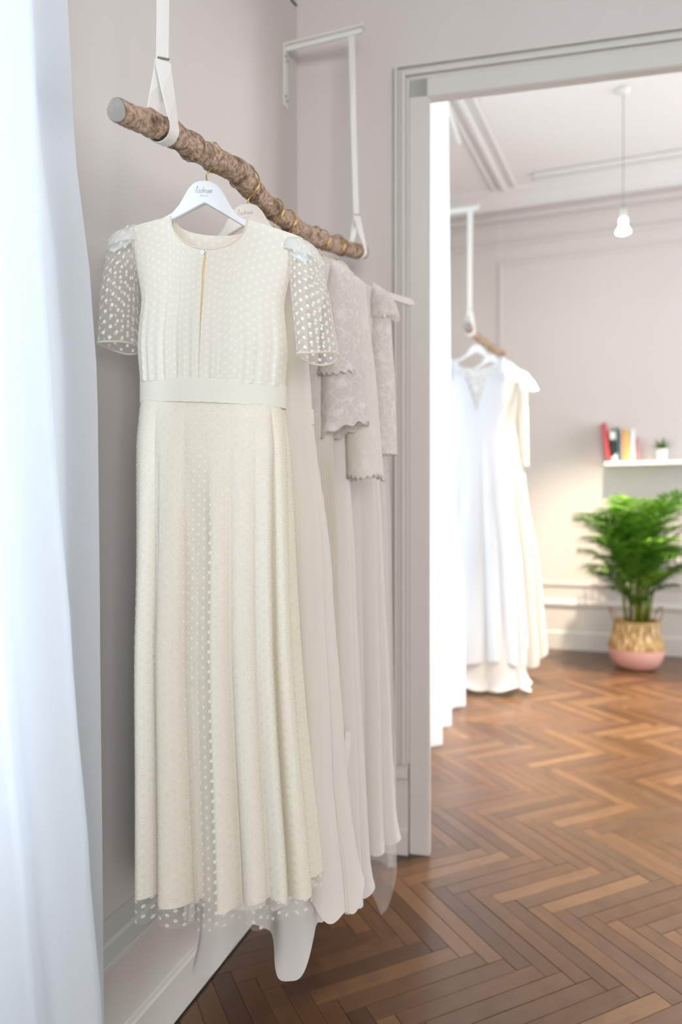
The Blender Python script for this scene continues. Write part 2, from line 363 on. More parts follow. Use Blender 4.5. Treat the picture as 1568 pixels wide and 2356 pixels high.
# doorway wall: wall plane through J, running along MD
PHI = math.radians(12.2)
MD = Vector((cos(PHI), -sin(PHI), 0)); MN = Vector((-sin(PHI), -cos(PHI), 0))       # MN faces the viewer
CAS = 0.016
J = Vector((0.3045, 2.38, 0)) - MN * CAS
WT = 0.022
def DP(q, w, z): return J + MD * q + MN * w + UP * z
def dbox(mb, q0, q1, w0, w1, z0, z1):
    mb.box(DP((q0 + q1) / 2, (w0 + w1) / 2, (z0 + z1) / 2), MD * (q1 - q0), -MN * (w1 - w0), UP * (z1 - z0)); return mb
# corner where the two walls meet
def line_x(p, u, q, v):
    den = u.x * v.y - u.y * v.x; w = q - p; return (w.x * v.y - w.y * v.x) / den
qc = line_x(J, MD, O, D); CORNER = J + MD * qc
s_c = (CORNER - O).dot(D)
OPW, OPH = 1.9, 2.649
# walls of the front room
mb = MB()
mb.wbox(-3.4, -1.45, -0.25, 0, 0, CEIL1); mb.wbox(-1.45, 0.98, -0.25, 0, 0, 0.8); mb.wbox(-1.45, 0.98, -0.25, 0, 2.75, CEIL1); mb.wbox(0.98, s_c + 0.3, -0.25, 0, 0, CEIL1)
struct(mb.build('wall_left', M['wall']), 'warm white plaster wall behind the rail of dresses')
mb = MB()
dbox(mb, qc - 0.02, 0, -WT, 0, 0, CEIL1); dbox(mb, 0, OPW, -WT, 0, OPH, CEIL1); dbox(mb, OPW, 3.6, -WT, 0, 0, CEIL1)
struct(mb.build('wall_doorway', M['wall']), 'white wall with the wide opening to the next room')
mb = MB(); mb.box((3.5, -0.4, CEIL1 / 2), (0.1, 0, 0), (0, 5.2, 0), (0, 0, CEIL1)); struct(mb.build('wall_right', M['wall']))
mb = MB()
for x0, x1, z0, z1 in ((-2.6, -0.1, 0, CEIL1), (2.1, 3.6, 0, CEIL1), (-0.1, 2.1, 0, 0.8), (-0.1, 2.1, 2.45, CEIL1)):
    mb.box(((x0 + x1) / 2, -2.8, (z0 + z1) / 2), (x1 - x0, 0, 0), (0, 0.12, 0), (0, 0, z1 - z0))
struct(mb.build('wall_rear', M['wall']))
def window_frame(name, corner, ax, az, depth, cols, rows):
    """a casement frame with bars and panes"""
    ax, az, depth = Vector(ax), Vector(az), Vector(depth); c = Vector(corner)
    m = MB(); w = 0.05; L, H = ax.length, az.length; ux, uz = ax / L, az / H
    for a, b, e, f in ((0, w, 0, H), (L - w, L, 0, H), (w, L - w, 0, w), (w, L - w, H - w, H)):
        m.box(c + ux * (a + b) / 2 + uz * (e + f) / 2, ux * (b - a), depth, uz * (f - e))
    root = m.build(name, M['trim']); struct(root)
    b = MB()
    for i in range(1, cols): b.box(c + ux * L * i / cols + uz * H / 2, ux * 0.06, depth * 0.8, uz * (H - 2 * w))
    for j in range(1, rows): b.box(c + ux * L / 2 + uz * H * j / rows, ux * (L - 2 * w), depth * 0.6, uz * 0.035)
    b.build('glazing_bars', M['trim'], root)
    return root
window_frame('window_1', WP(-1.45, -0.2, 0.8), D * 2.43, UP * 1.95, N * 0.05, 4, 4)
window_frame('added_rear_window', (-0.1, -2.8, 0.8), (2.2, 0, 0), (0, 0, 1.65), (0, 0.06, 0), 3, 3)  # made-up window out of view, the opening for the rear fill light
mb = MB(); mb.box((0.6, -0.4, CEIL1 + 0.05), (6.2, 0, 0), (0, 5.0, 0), (0, 0, 0.1))
# front ceiling, cut so that it stops at the doorway wall
mb = MB()
poly = [WP(-3.4, -0.2, CEIL1), Vector((3.6, -2.9, CEIL1)), DP(3.4, -WT, CEIL1), DP(qc - 0.1, -WT, CEIL1)]
b0 = mb.add(poly); b1 = mb.add([p + UP * 0.08 for p in poly]); mb.face([b0 + i for i in range(4)][::-1]); mb.face([b1 + i for i in range(4)])
for i in range(4): mb.face((b0 + i, b0 + (i + 1) % 4, b1 + (i + 1) % 4, b1 + i))
struct(mb.build('ceiling', M['ceiling']))

# baseboard with its deep sloped ledge along the left wall
def profile_run(prof, a, b, out):
    """extrude a (distance from wall, height) profile from a to b; out is the direction away from the wall"""
    m = MB(); a, b = Vector(a), Vector(b); out = Vector(out); n = len(prof)
    p0 = m.add([a + out * t + UP * z for t, z in prof]); p1 = m.add([b + out * t + UP * z for t, z in prof])
    for i in range(n):
        k = (i + 1) % n; m.face((p0 + i, p0 + k, p1 + k, p1 + i))
    m.face([p0 + i for i in range(n)]); m.face([p1 + i for i in range(n)][::-1])
    return m
LEDGE = [(0, 0), (0.08, 0), (0.08, 0.108), (0.077, 0.114), (0.070, 0.120), (0.068, 0.262), (0.076, 0.268), (0.084, 0.276), (0.084, 0.290), (0.050, 0.297), (0.046, 0.303), (0.0, 0.312)]
struct(profile_run(LEDGE, WP(-1.0, 0, 0), WP(s_c + 0.05, 0, 0), N).build('baseboard_left', M['trim'], bevel=0.0015), 'white painted skirting with a deep ledge under the dresses')
mb = MB(); mb.wbox(-1.0, s_c + 0.05, 0.078, 0.0835, 0.0005, 0.004); struct(mb.build('trim_1', M['gap']), 'dark gap between skirting and parquet')
# doorway casing: flat board at the opening plus the moulded outer band, lintel and plinth
qo = -0.118
mb = MB(); dbox(mb, -0.066, -0.002, 0, CAS, 0.0, OPH + 0.064); dbox(mb, -0.066, OPW, 0, CAS, OPH, OPH + 0.064)
dbox(mb, OPW, OPW + 0.064, 0, CAS, 0, OPH + 0.064)
casing = struct(mb.build('trim_2', M['trim'], bevel=0.002), 'white painted door casing')
def band(q0, q1, w1, name):
    m = MB(); off = lambda q: OPH - q                               # mirrored to the lintel
    dbox(m, q0, q1, 0, w1, 0.315, OPH - q0); dbox(m, q1, OPW, 0, w1, OPH - q1, OPH - q0)
    return m.build(name, M['trim'], casing, bevel=0.002)
band(-0.079, -0.066, 0.012, 'inner_fillet'); band(-0.094, -0.079, 0.026, 'round_moulding'); band(-0.107, -0.094, 0.016, 'moulding_step'); band(qo, -0.107, 0.030, 'outer_bead')
mb = MB(); dbox(mb, -0.003, 0.004, -WT, CAS - 0.004, 0, OPH); dbox(mb, 0, OPW, -WT, CAS - 0.004, OPH - 0.003, OPH + 0.002); mb.build('jamb_lining', M['trim'], casing)
# skirting of the doorway wall
PL = [(0, 0), (0.030, 0), (0.030, 0.085), (0.024, 0.095), (0.014, 0.1), (0.014, 0.262), (0.032, 0.266), (0.038, 0.272), (0.038, 0.292), (0.02, 0.305), (0.0, 0.318)]
struct(profile_run([(t, z) for t, z in PL], DP(-0.069, 0, 0), DP(qc + 0.05, 0, 0), MN).build('baseboard_doorway', M['trim'], bevel=0.0015), 'white skirting beside the door casing')

# ---- next room
B0 = Vector((1.804, 6.023, 0))                                       # foot of the back wall
s_b = (B0 - O).dot(D)
T2 = -0.20                                                           # its left wall is set back
def BW(u, w, z): return O + D * (s_b - w) + N * u + UP * z           # u along the back wall, w out of it
u_r = 4.6
mb = MB(); mb.box(BW((T2 + u_r) / 2, -0.06, CEIL2 / 2), N * (u_r - T2 + 0.4), D * 0.12, UP * CEIL2)
struct(mb.build('wall_back', M['wall']), 'white back wall of the next room')
mb = MB(); S0, S1 = 3.75, 5.15
mb.wbox(s_c - 0.1, S0, T2 - 0.2, T2, 0, CEIL2); mb.wbox(S1, s_b + 0.1, T2 - 0.2, T2, 0, CEIL2); mb.wbox(S0, S1, T2 - 0.2, T2, 0, 0.3); mb.wbox(S0, S1, T2 - 0.2, T2, 3.6, CEIL2)
struct(mb.build('wall_left_far', M['wall']))
window_frame('window_3', WP(S0, T2 - 0.12, 0.3), D * (S1 - S0), UP * 3.3, N * 0.05, 2, 4)
mb = MB(); mb.box((4.75, 3.2, CEIL2 / 2), (0.1, 0, 0), (0, 0.1, 0), (0, 0, CEIL2))
for y0, y1, z0, z1 in ((1.2, 2.55, 0, CEIL2), (4.65, 6.0, 0, CEIL2), (2.55, 4.65, 0, 0.7), (2.55, 4.65, 3.4, CEIL2)):
    mb.box((4.75, (y0 + y1) / 2, (z0 + z1) / 2), (0.1, 0, 0), (0, y1 - y0, 0), (0, 0, z1 - z0))
struct(mb.build('wall_right_far', M['wall']))
mb = MB(); poly = [DP(qc - 0.3, 0, CEIL2), DP(5.2, 0, CEIL2), Vector((5.2, 5.6, CEIL2)), BW(u_r + 0.2, -0.1, CEIL2), BW(T2 - 0.2, -0.1, CEIL2)]
b0 = mb.add(poly); b1 = mb.add([p + UP * 0.08 for p in poly]); mb.face([b0 + i for i in range(5)][::-1]); mb.face([b1 + i for i in range(5)])
ceil2 = struct(mb.build('ceiling_far', M['ceiling']), 'white ceiling of the next room with plaster mouldings')
mb = MB(); dbox(mb, qc - 0.3, 5.2, -WT, 0, CEIL1 + 0.05, CEIL2 + 0.06); struct(mb.build('wall_doorway_top', M['wall']))
# ceiling mouldings: a double run parallel to the window side and one along the back wall
def strip(a, b, wid, h, name, parent, z=CEIL2):
    a, b = Vector(a), Vector(b); u = (b - a).normalized(); v = Vector((-u.y, u.x, 0))
    m = MB(); m.box((a + b) / 2 + UP * (z - h / 2), b - a, v * wid, UP * h); return m.build(name, M['ceiling'], parent, bevel=h * 0.4)
A_, B_ = Vector((0.60, 4.24, 0)), Vector((1.479, 6.10, 0))
dd = (B_ - A_).normalized(); vv_ = Vector((dd.y, -dd.x, 0))
for off, wid, h in ((0.0, 0.05, 0.035), (0.09, 0.03, 0.02), (-0.09, 0.03, 0.02)):
    strip(A_ + vv_ * off - dd * 1.8, B_ + vv_ * off + dd * 0.05, wid, h, 'plaster_moulding', ceil2)
for w, wid, h in ((0.30, 0.05, 0.035), (0.20, 0.03, 0.02)):
    strip(BW(0.6, w, 0), BW(u_r, w, 0), wid, h, 'plaster_moulding', ceil2)
CORN = [(0, 0.0), (0, -0.14), (0.02, -0.15), (0.03, -0.10), (0.06, -0.05), (0.11, -0.03), (0.13, 0.0)]
struct(profile_run(CORN, BW(T2, 0, CEIL2), BW(u_r, 0, CEIL2), -D).build('trim_3', M['ceiling']), 'plaster cornice along the back wall')
for i, (z, h, t) in enumerate(((3.84, 0.05, 0.02), (3.78, 0.02, 0.012), (3.60, 0.03, 0.018))):
    mb = MB(); mb.box(BW((T2 + u_r) / 2, t / 2, z), N * (u_r - T2), D * t, UP * h); struct(mb.build('trim_%d' % (4 + i), M['wall'], bevel=0.004), 'moulding band high on the back wall')
BL = [(0, 0), (0.022, 0), (0.022, 0.15), (0.012, 0.16), (0.012, 0.375), (0.03, 0.385), (0.03, 0.41), (0.012, 0.43), (0, 0.435)]
struct(profile_run(BL, BW(T2, 0, 0), BW(u_r, 0, 0), -D).build('baseboard_back', M['trim'], bevel=0.002), 'white skirting and dado along the back wall')
# wall panel frame left of the shelf
def uw(px):                                                           # back wall coordinate of a pixel column
    c = (px - CX) / FPX; Y = (s_b + D.dot(O)) / (D.x * c + D.y); return (Vector((c * Y, Y, 0)) - O).dot(N)
pu = uw(1152); mb = MB(); t = 0.012
mb.box(BW(pu, t / 2, 2.0), N * 0.03, D * t, UP * 2.86); mb.box(BW((pu + u_r) / 2, t / 2, 3.43), N * (u_r - pu), D * t, UP * 0.03); mb.box(BW((pu + u_r) / 2, t / 2, 0.57), N * (u_r - pu), D * t, UP * 0.03)
struct(mb.build('trim_7', M['wall'], bevel=0.004), 'raised panel moulding on the back wall')

# ---- floor: slab and herringbone boards
mb = MB(); mb.box((1.0, 1.8, -0.06), (8.5, 0, 0), (0, 10.0, 0), (0, 0, 0.1)); floor = struct(mb.build('floor', M['gap']), 'herringbone oak parquet floor')
BLn, BWd = 0.4184, 0.0523
ang = math.radians(25.0)
E1 = Vector((cos(ang), sin(ang), 0)); E2 = Vector((sin(ang), -cos(ang), 0))
ANC = Vector((0.7372, 1.6862, 0))
def lat(x, y): return ANC + E1 * (x - BLn) + E2 * (y - BWd)
def seen(p, m=0.35):
    if p.y < 1.2: return False
    px = CX + FPX * p.x / p.y; py = CY + FPX * HC / p.y
    s, t = (p - O).dot(D), (p - O).dot(N); sb = s_b + 0.2
    return (-200 < px < 1568 + 200) and py < 2356 + 420 and t > (-0.1 if s < s_c else T2 - 0.1) and s < sb
boards = []
K = 260
for row in range(-30, 31):
    for k in range(-K, K):
        bx, by = k * BWd + row * BLn, k * BWd - row * BLn
        for kind in (0, 1):
            if kind == 0: c = lat(bx + BLn / 2, by + BWd / 2); ax, ay = E1, E2
            else: c = lat(bx + BLn + BWd / 2, by + BWd - BLn / 2); ax, ay = E2, -E1
            if seen(c): boards.append((c, ax, ay, kind))
def inframe(c):
    px = CX + FPX * c.x / c.y; py = CY + FPX * HC / c.y
    return -40 < px < 1610 and py < 2420 and px > 330
boards.sort(key=lambda b: (0 if inframe(b[0]) else 1, b[0].length))
TB = 0.014
def board_mb(mb, c, ax, ay, dz=0.0):
    g = 0.0005; lx, ly = BLn / 2 - g, BWd / 2 - g; ch = 0.0007
    ax, ay = Vector(ax), Vector(ay)
    lo = mb.add([c + ax * i * lx + ay * j * ly + UP * (-TB) for i, j in ((-1, -1), (1, -1), (1, 1), (-1, 1))])
    hi = mb.add([c + ax * i * lx + ay * j * ly + UP * (dz - ch) for i, j in ((-1, -1), (1, -1), (1, 1), (-1, 1))])
    tp = mb.add([c + ax * i * (lx - ch) + ay * j * (ly - ch) + UP * dz for i, j in ((-1, -1), (1, -1), (1, 1), (-1, 1))])
    up = ax.cross(ay).z > 0
    uv = [(-lx, -ly), (lx, -ly), (lx, ly), (-lx, ly)]
    mb.face([tp + i for i in range(4)] if up else [tp + i for i in range(4)][::-1], uv if up else uv[::-1])
    for i in range(4):
        k = (i + 1) % 4
        for a, b in ((lo, hi), (hi, tp)):
            q = (a + i, a + k, b + k, b + i); mb.face(q if up else q[::-1], [uv[i], uv[k], uv[k], uv[i]] if up else [uv[i], uv[k], uv[k], uv[i]][::-1])
bm = MB(); board_mb(bm, Vector((0, 0, 0)), (1, 0, 0), (0, 1, 0)); bme = bm.mesh('parquet_board'); bme.materials.append(M['floor'])
rest = MB()
rf = random.Random(3)
for i, (c, ax, ay, kind) in enumerate(boards):
    dz = rf.uniform(-0.0004, 0.0004)
    if i < 300:
        o = bpy.data.objects.new('parquet_board', bme); COL.objects.link(o); o.parent = floor
        o.location = c + UP * dz; o.rotation_euler = (rf.uniform(-0.004, 0.004), rf.uniform(-0.0012, 0.0012), math.atan2(ax.y, ax.x))
    else: board_mb(rest, c, ax, ay, dz)
o = rest.build('parquet_boards', M['floor'], floor); o['kind'] = 'stuff'

# ================================================================ curtains
def curtain_sheet(name, rows, mat, parent=None):
    m = MB(); m.grid(rows); return m.build(name, mat, parent)
def px_on_plane(px, t):                                               # ground point (s) of a pixel column on the plane t
    p = ray_t(px, CY, t); return (p - O).dot(D)
fN = table([(0, 62), (500, 88), (1000, 122), (1500, 165), (2000, 205), (2356, 232), (3200, 300)])
fF = table([(-600, 122), (0, 140), (370, 158), (700, 200), (900, 214), (1400, 219), (2100, 226), (2600, 232)])
rowsA, rowsB = [], []
NZ = 46
rc = random.Random(11)
for j in range(NZ):
    z = lerp(0.02, 3.62, j / (NZ - 1))
    yN = CY - FPX * (z - HC) / 0.98; yF = CY - FPX * (z - HC) / 1.24
    sN = px_on_plane(fN(max(-900, min(3200, yN))), 0.31); sF = px_on_plane(fF(max(-900, min(2600, yF))), 0.17)
    fl = lerp(1.25, 0.8, j / (NZ - 1))
    r = []
    nA = 150
    for i in range(nA):
        q = i / (nA - 1); s = lerp(-1.5, sN, q)
        w = 0.030 * fl * sin((s - sN) * 47 + 1.6) + 0.012 * fl * sin((s - sN) * 21 + 0.7)
        r.append(WP(s, lerp(0.24, 0.31, sst(0.8, 1, q)) + w * sst(0, 0.06, 1 - q + 0.006), z))
    # the panel turns back on itself behind its edge
    for q in (0.25, 0.5, 0.75, 1.0):
        r.append(WP(sN + 0.012 * sin(q * PI) - 0.05 * q, 0.31 - 0.05 * q, z))
    rowsA.append(r)
    r = []
    for i in range(50):
        q = i / 49; s = lerp(sF - 0.42, sF, q)
        r.append(WP(s, 0.175 + 0.018 * fl * sin((s - sF) * 40 + 0.5) * (1 - 0.6 * q), z))
    rowsB.append(r)
cu = empty('window_curtain', WP(0.2, 0.25, 0.02)); tag(cu, 'sheer white curtain hanging at the window beside the near dress', 'curtain')
def to_local(o, root):
    o.parent = root; o.matrix_parent_inverse = Matrix.Translation(-Vector(root.location)) if root.rotation_euler.z == 0 else root.matrix_basis.inverted()
a = curtain_sheet('front_panel', rowsA, M['curtain']); to_local(a, cu); b = curtain_sheet('back_panel', rowsB, M['curtain2']); to_local(b, cu)
# hem band of the back panel
mb = MB(); mb.grid([[p + N * 0.001 for p in r[-9:]] for r in rowsB]); h = mb.build('side_hem', M['curtain2']); to_local(h, cu)
mb = MB(); mb.tube([WP(-1.7, 0.24, 3.64), WP(1.6, 0.24, 3.64)], 0.012, 10); tag(mb.build('curtain_rail', M['metalw']), 'white curtain rail high above the near window', 'curtain rail')

# curtain in the next room
rows = []
for j in range(40):
    z = lerp(0.015, 3.55, j / 39); fl = lerp(1.3, 0.75, j / 39); r = []
    send = lerp(4.58, 4.33, sst(0, 2.6, z))
    for i in range(170):
        q = i / 169; s = lerp(3.05, send, q)
        r.append(WP(s, 0.245 + fl * (0.040 * sin(s * 17 + 0.3 * z) + 0.014 * sin(s * 43 + 1.0)), z))
    rows.append(r)
c2 = curtain_sheet('window_curtain', rows, M['curtain2']); tag(c2, 'bright white floor length curtain in the next room behind the white gown', 'curtain')
mb = MB(); mb.tube([WP(2.9, 0.245, 3.58), WP(4.75, 0.245, 3.58)], 0.012, 10); tag(mb.build('curtain_rail', M['metalw']), 'white curtain rail in the next room above the bright curtain', 'curtain rail')

# ================================================================ rail: branch, straps, brackets
def make_branch(name, pts, rad, label, knots, seed=1, parent=None):
    rb = random.Random(seed)
    path = catmull(pts, 14); m = len(path); rr = []
    for i in range(m):
        f = i / (m - 1) * (len(rad) - 1); a = int(min(f, len(rad) - 2)); r = lerp(rad[a], rad[a + 1], f - a)
        for kf, ka in knots: r *= 1 + ka * math.exp(-((i / (m - 1) - kf) / 0.012) ** 2)
        rr.append(r * rb.uniform(0.975, 1.025))
    mb = MB(); mb.tube(path, rr, 22, cap=False)
    # uneven bark: push the ring vertices around
    nv = []
    for i, v in enumerate(mb.v):
        ring = i // 22; c = path[ring]; d_ = Vector(v) - c
        nv.append(tuple(c + d_ * (1 + 0.05 * sin(3 * (i % 22) * 2 * PI / 22 + ring * 0.33) + rb.uniform(-0.03, 0.03))))
    mb.v = nv
    root = empty(name, path[0]); tag(root, label, 'branch')
    o = mb.build('bark', M['bark']); to_local(o, root)
    for e, idx, nx in ((0, 0, 1), (m - 1, (m - 1) * 22, m - 2)):
        d_ = (path[e] - path[nx]).normalized(); c = MB()
        ring = [Vector(mb.v[idx + k]) for k in range(22)]
        b1 = c.add([p + (p - path[e]) * -0.03 + d_ * 0.0005 for p in ring]); b2 = c.add([path[e] + (p - path[e]) * 0.6 + d_ * 0.0025 for p in ring]); b3 = c.add([path[e] + d_ * 0.0032])
        for k in range(22):
            k2 = (k + 1) % 22; q = (b1 + k, b1 + k2, b2 + k2, b2 + k); t3 = (b2 + k, b2 + k2, b3)
            c.face(q[::-1] if e == 0 else q, None, True); c.face(t3[::-1] if e == 0 else t3, None, True)
        c = c.build('cut_end', M['cut']); to_local(c, root); c['label'] = 'pale sawn end of the branch'
    for kf, sgn in [(k[0], 1 if i % 2 else -1) for i, k in enumerate(knots) if k[1] > 0.16]:
        i = int(kf * (m - 1)); tg = (path[min(i + 1, m - 1)] - path[i - 1]).normalized(); sd = (UP * 0.8 * sgn + N * 0.35); sd = (sd - tg * sd.dot(tg)).normalized()
        k_ = MB(); k_.tube([path[i] + sd * rr[i] * 0.5, path[i] + sd * rr[i] * 0.98 + tg * 0.002, path[i] + sd * rr[i] * 1.13 + tg * 0.004], [rr[i] * 0.62, rr[i] * 0.5, rr[i] * 0.2], 10)
        k_ = k_.build('knot', M['bark']); to_local(k_, root)
    return path, rr
TB1 = 0.29
bp = [(268, 254), (330, 279), (376, 297), (430, 330), (482, 362), (545, 393), (572, 428), (612, 470), (652, 504), (700, 536), (740, 554), (790, 570), (834, 580)]
brp = [26, 27, 28, 26.5, 25.5, 27.5, 25.5, 22.5, 20, 19.5, 18.5, 17, 16]
bpts = [ray_t(x, y, TB1) for x, y in bp]
brad = [r * p.y / FPX for r, p in zip(brp, bpts)]
path1, rr1 = make_branch('hanging_branch', bpts, brad, 'rough brown branch used as a clothes rail for the near row of dresses',
                         [(0.11, 0.13), (0.20, 0.13), (0.265, 0.24), (0.345, 0.17), (0.455, 0.26), (0.6, 0.15), (0.70, 0.18), (0.80, 0.18), (0.9, 0.17)])
def on_branch(px, path=path1, rr=rr1):
    best = min(range(len(path)), key=lambda i: abs(CX + FPX * path[i].x / path[i].y - px)); return path[best].copy(), rr[best], best
def make_strap(name, path, rr, idx, top, label, gap, group, wid=0.028):
    """a strap slung over a bracket arm (top) whose lower loop, closed `gap` above the branch, carries the branch"""
    c = path[idx]; r = rr[idx] + 0.004; tg = (path[idx + 1] - path[idx - 1]).normalized()
    side = UP.cross(tg).normalized(); upv = tg.cross(side).normalized()   # ring plane
    if side.dot(N) < 0: side = -side
    if upv.z < 0: upv = -upv
    top = Vector(top); thick = 0.0025
    w_top = N; w_mid = (N * 0.55 + tg * 0.8).normalized(); nrm = w_mid.cross(UP).normalized()
    if nrm.dot(side) < 0: nrm = -nrm
    join = c.lerp(top, gap / (top - c).length)
    a0, a1 = math.radians(162), math.radians(378)
    ring = [c + (side * cos(a) + upv * sin(a)) * r for a in [lerp(a0, a1, k / 16) for k in range(17)]]
    dn = (c - join).normalized()
    lead = [join - nrm * 0.002, join - nrm * 0.004 + dn * gap * 0.12]; tail = [join + nrm * 0.004 + dn * gap * 0.12, join + nrm * 0.002]
    pts = lead + [lead[1].lerp(ring[0], 0.5)] + ring + [ring[-1].lerp(tail[0], 0.5)] + tail
    wd_l = [w_mid, w_mid, (w_mid + tg).normalized()] + [tg] * len(ring) + [(w_mid + tg).normalized(), w_mid, w_mid]
    root = empty(name, join); tag(root, label, 'strap', group)
    def ribbon(P, wdirs, nm, mat, wd, lift=0.0):
        m = MB(); n = len(P); rings = []
        for i, p in enumerate(P):
            t = (P[min(i + 1, n - 1)] - P[max(i - 1, 0)]).normalized(); w = wdirs[i]; w = (w - t * w.dot(t)).normalized(); nn = t.cross(w)
            rings.append(m.add([p + w * wd / 2 * a + nn * (thick / 2 * b + lift) for a, b in ((-1, -1), (1, -1), (1, 1), (-1, 1))]))
        for a, b in zip(rings, rings[1:]):
            for k in range(4): m.face((a + k, a + (k + 1) % 4, b + (k + 1) % 4, b + k), None, False)
        m.face([rings[0] + k for k in range(4)][::-1]); m.face([rings[-1] + k for k in range(4)])
        o = m.build(nm, mat, None, bevel=0.0006); to_local(o, root); return o
    ribbon(pts, wd_l, 'loop', M['strap'], wid)
    ribbon([join, join.lerp(top, 0.5), top], [w_mid, w_mid, w_top], 'band', M['strap'], wid * 0.8, 0.0026)
    w_dir = w_mid
    for k in (-1, 1):
        ribbon([join + w_dir * 0.0085 * k, join.lerp(top, 0.5) + w_dir * 0.0085 * k, top + w_top * 0.0085 * k], [w_mid, w_mid, w_top], 'stitching', M['stitch'], 0.001, 0.0029)
    m = MB(); m.box(join + UP * 0.004, w_mid * 0.022, nrm * 0.0115, UP * 0.0012); s_ = m.build('stitching', M['stitch']); to_local(s_, root)
    return root
def make_bracket(name, s, z, L, label, group, t0=0.0, dirn=None, w=0.03, plate=0.215):
    root = empty(name, WP(s, t0, z - plate / 2)); tag(root, label, 'bracket', group)
    m = MB(); m.wbox(s - w / 2, s + w / 2, t0, t0 + 0.005, z - plate, z + 0.002); p = m.build('wall_plate', M['metalw'], bevel=0.0018); to_local(p, root)
    m = MB(); m.wbox(s - w / 2, s + w / 2, t0, t0 + L, z - 0.003, z + 0.003); m.wbox(s - 0.004, s + 0.004, t0 + 0.005, t0 + L, z - 0.02, z - 0.003); p = m.build('arm', M['metalw'], bevel=0.0015); to_local(p, root)
    m = MB(); m.wbox(s - w / 2, s + w / 2, t0 + L, t0 + L + 0.004, z - 0.003, z + 0.012); p = m.build('end_stop', M['metalw'], bevel=0.001); to_local(p, root)
    for dz in (-0.045, -0.185):
        for ds in (-0.006, 0.006):
            m = MB(); m.tube([WP(s + ds, t0 + 0.004, z + dz - ds * 0.9), WP(s + ds, t0 + 0.008, z + dz - ds * 0.9)], 0.0035, 10); p = m.build('screw', M['screw']); to_local(p, root)
    return root
s_far = (ray_t(655, 100, 0) - O).dot(D); zb = HC + (CY - 92) / FPX * 2.36
GB = 'brackets carrying the near branch'
make_bracket('shelf_bracket', s_far, zb, 0.285, 'white metal bracket on the left wall beside the room corner', GB)
pf, rfar, ifar = on_branch(823)
pn, rnear, inear = on_branch(374)
s_near = (pn - O).dot(D)
make_bracket('shelf_bracket', s_near + 0.02, zb + 0.02, 0.33, 'white metal bracket above the near end of the branch', GB)
make_strap('leather_strap', path1, rr1, ifar, WP(s_far, 0.245, zb - 0.004), 'white strap holding the far end of the branch beside the doorway', 0.12, 'straps holding the near branch')
tn = ray_t(352, 0, TB1 - 0.02); tn = pn + (tn - pn) * 2.45; tn.z = zb + 0.016
make_strap('leather_strap', path1, rr1, inear, WP(s_near + 0.02, TB1 - 0.0, zb + 0.016), 'white stitched strap looped around the near end of the branch', 0.118, 'straps holding the near branch')

# ================================================================ hangers
GLY = {'l': [[(0, 0.1), (0.15, 1.0), (0.38, 1.9), (0.22, 2.05), (0.1, 1.2), (0.1, 0.2), (0.32, 0)]], "'": [[(0.1, 2.0), (0.02, 1.6)]],
       'a': [[(0.7, .9), (0.3, 1), (0, .5), (0.2, 0), (0.55, .3), (0.7, .95), (0.65, .2), (0.88, 0)]],
       'd': [[(0.7, .9), (.3, 1), (0, .5), (.2, 0), (.55, .3), (.9, 2.0), (.7, .3), (.92, 0)]],
       'r': [[(0, .6), (.15, 1), (.1, 0), (.25, .7), (.5, 1), (.62, .85)]],
       'e': [[(0, .4), (.4, .6), (.4, .95), (.15, .95), (.02, .4), (.25, 0), (.6, .25)]],
       's': [[(0, .1), (.35, 1.0), (.45, .5), (.3, .05), (.05, .1)]]}
ADV = {'l': .42, "'": .25, 'a': .9, 'd': 1.0, 'r': .7, 'e': .62, 's': .58}
def lettering_mesh():
    m = MB(); x = 0.0; sc = 0.0062; word = "l'adresse"; tot = sum(ADV[c] for c in word)
    for ch in word:
        for st in GLY[ch]:
            P = catmull([((x + px - tot / 2 + py * 0.12) * sc * 1.02, 0, py * sc) for px, py in st], 5) if len(st) > 2 else [Vector(((x + px - tot / 2) * sc, 0, py * sc)) for px, py in st]
            m.tube(P, 0.00036, 5)
        x += ADV[ch]
    return m
def town_mesh():
    cu_ = bpy.data.curves.new('town', 'FONT'); cu_.body = 'PARIS'; cu_.size = 0.0042; cu_.align_x = 'CENTER'; cu_.space_character = 1.7; cu_.extrude = 0.0002
    o = bpy.data.objects.new('town', cu_); COL.objects.link(o); dg = bpy.context.evaluated_depsgraph_get(); me = bpy.data.meshes.new_from_object(o.evaluated_get(dg)); bpy.data.objects.remove(o)
    me.transform(Matrix.Rotation(PI / 2, 4, 'X')); return me
LET = lettering_mesh().mesh('lettering'); TOWN = town_mesh()
def hanger_outline(hw=0.21):
    up = [(0, 0), (0.012, -0.001), (0.024, -0.006), (0.034, -0.016), (0.044, -0.032), (0.055, -0.050), (0.070, -0.066), (0.092, -0.078), (0.13, -0.095), (hw - 0.01, -0.129), (hw, -0.136)]
    lo = [(hw + 0.002, -0.145), (hw - 0.006, -0.152), (0.14, -0.119), (0.07, -0.080), (0, -0.044)]
    R = up[1:] + lo[:-1]
    return [up[0]] + [lo[-1]][:0] + R[::-1][::-1] , lo[-1]
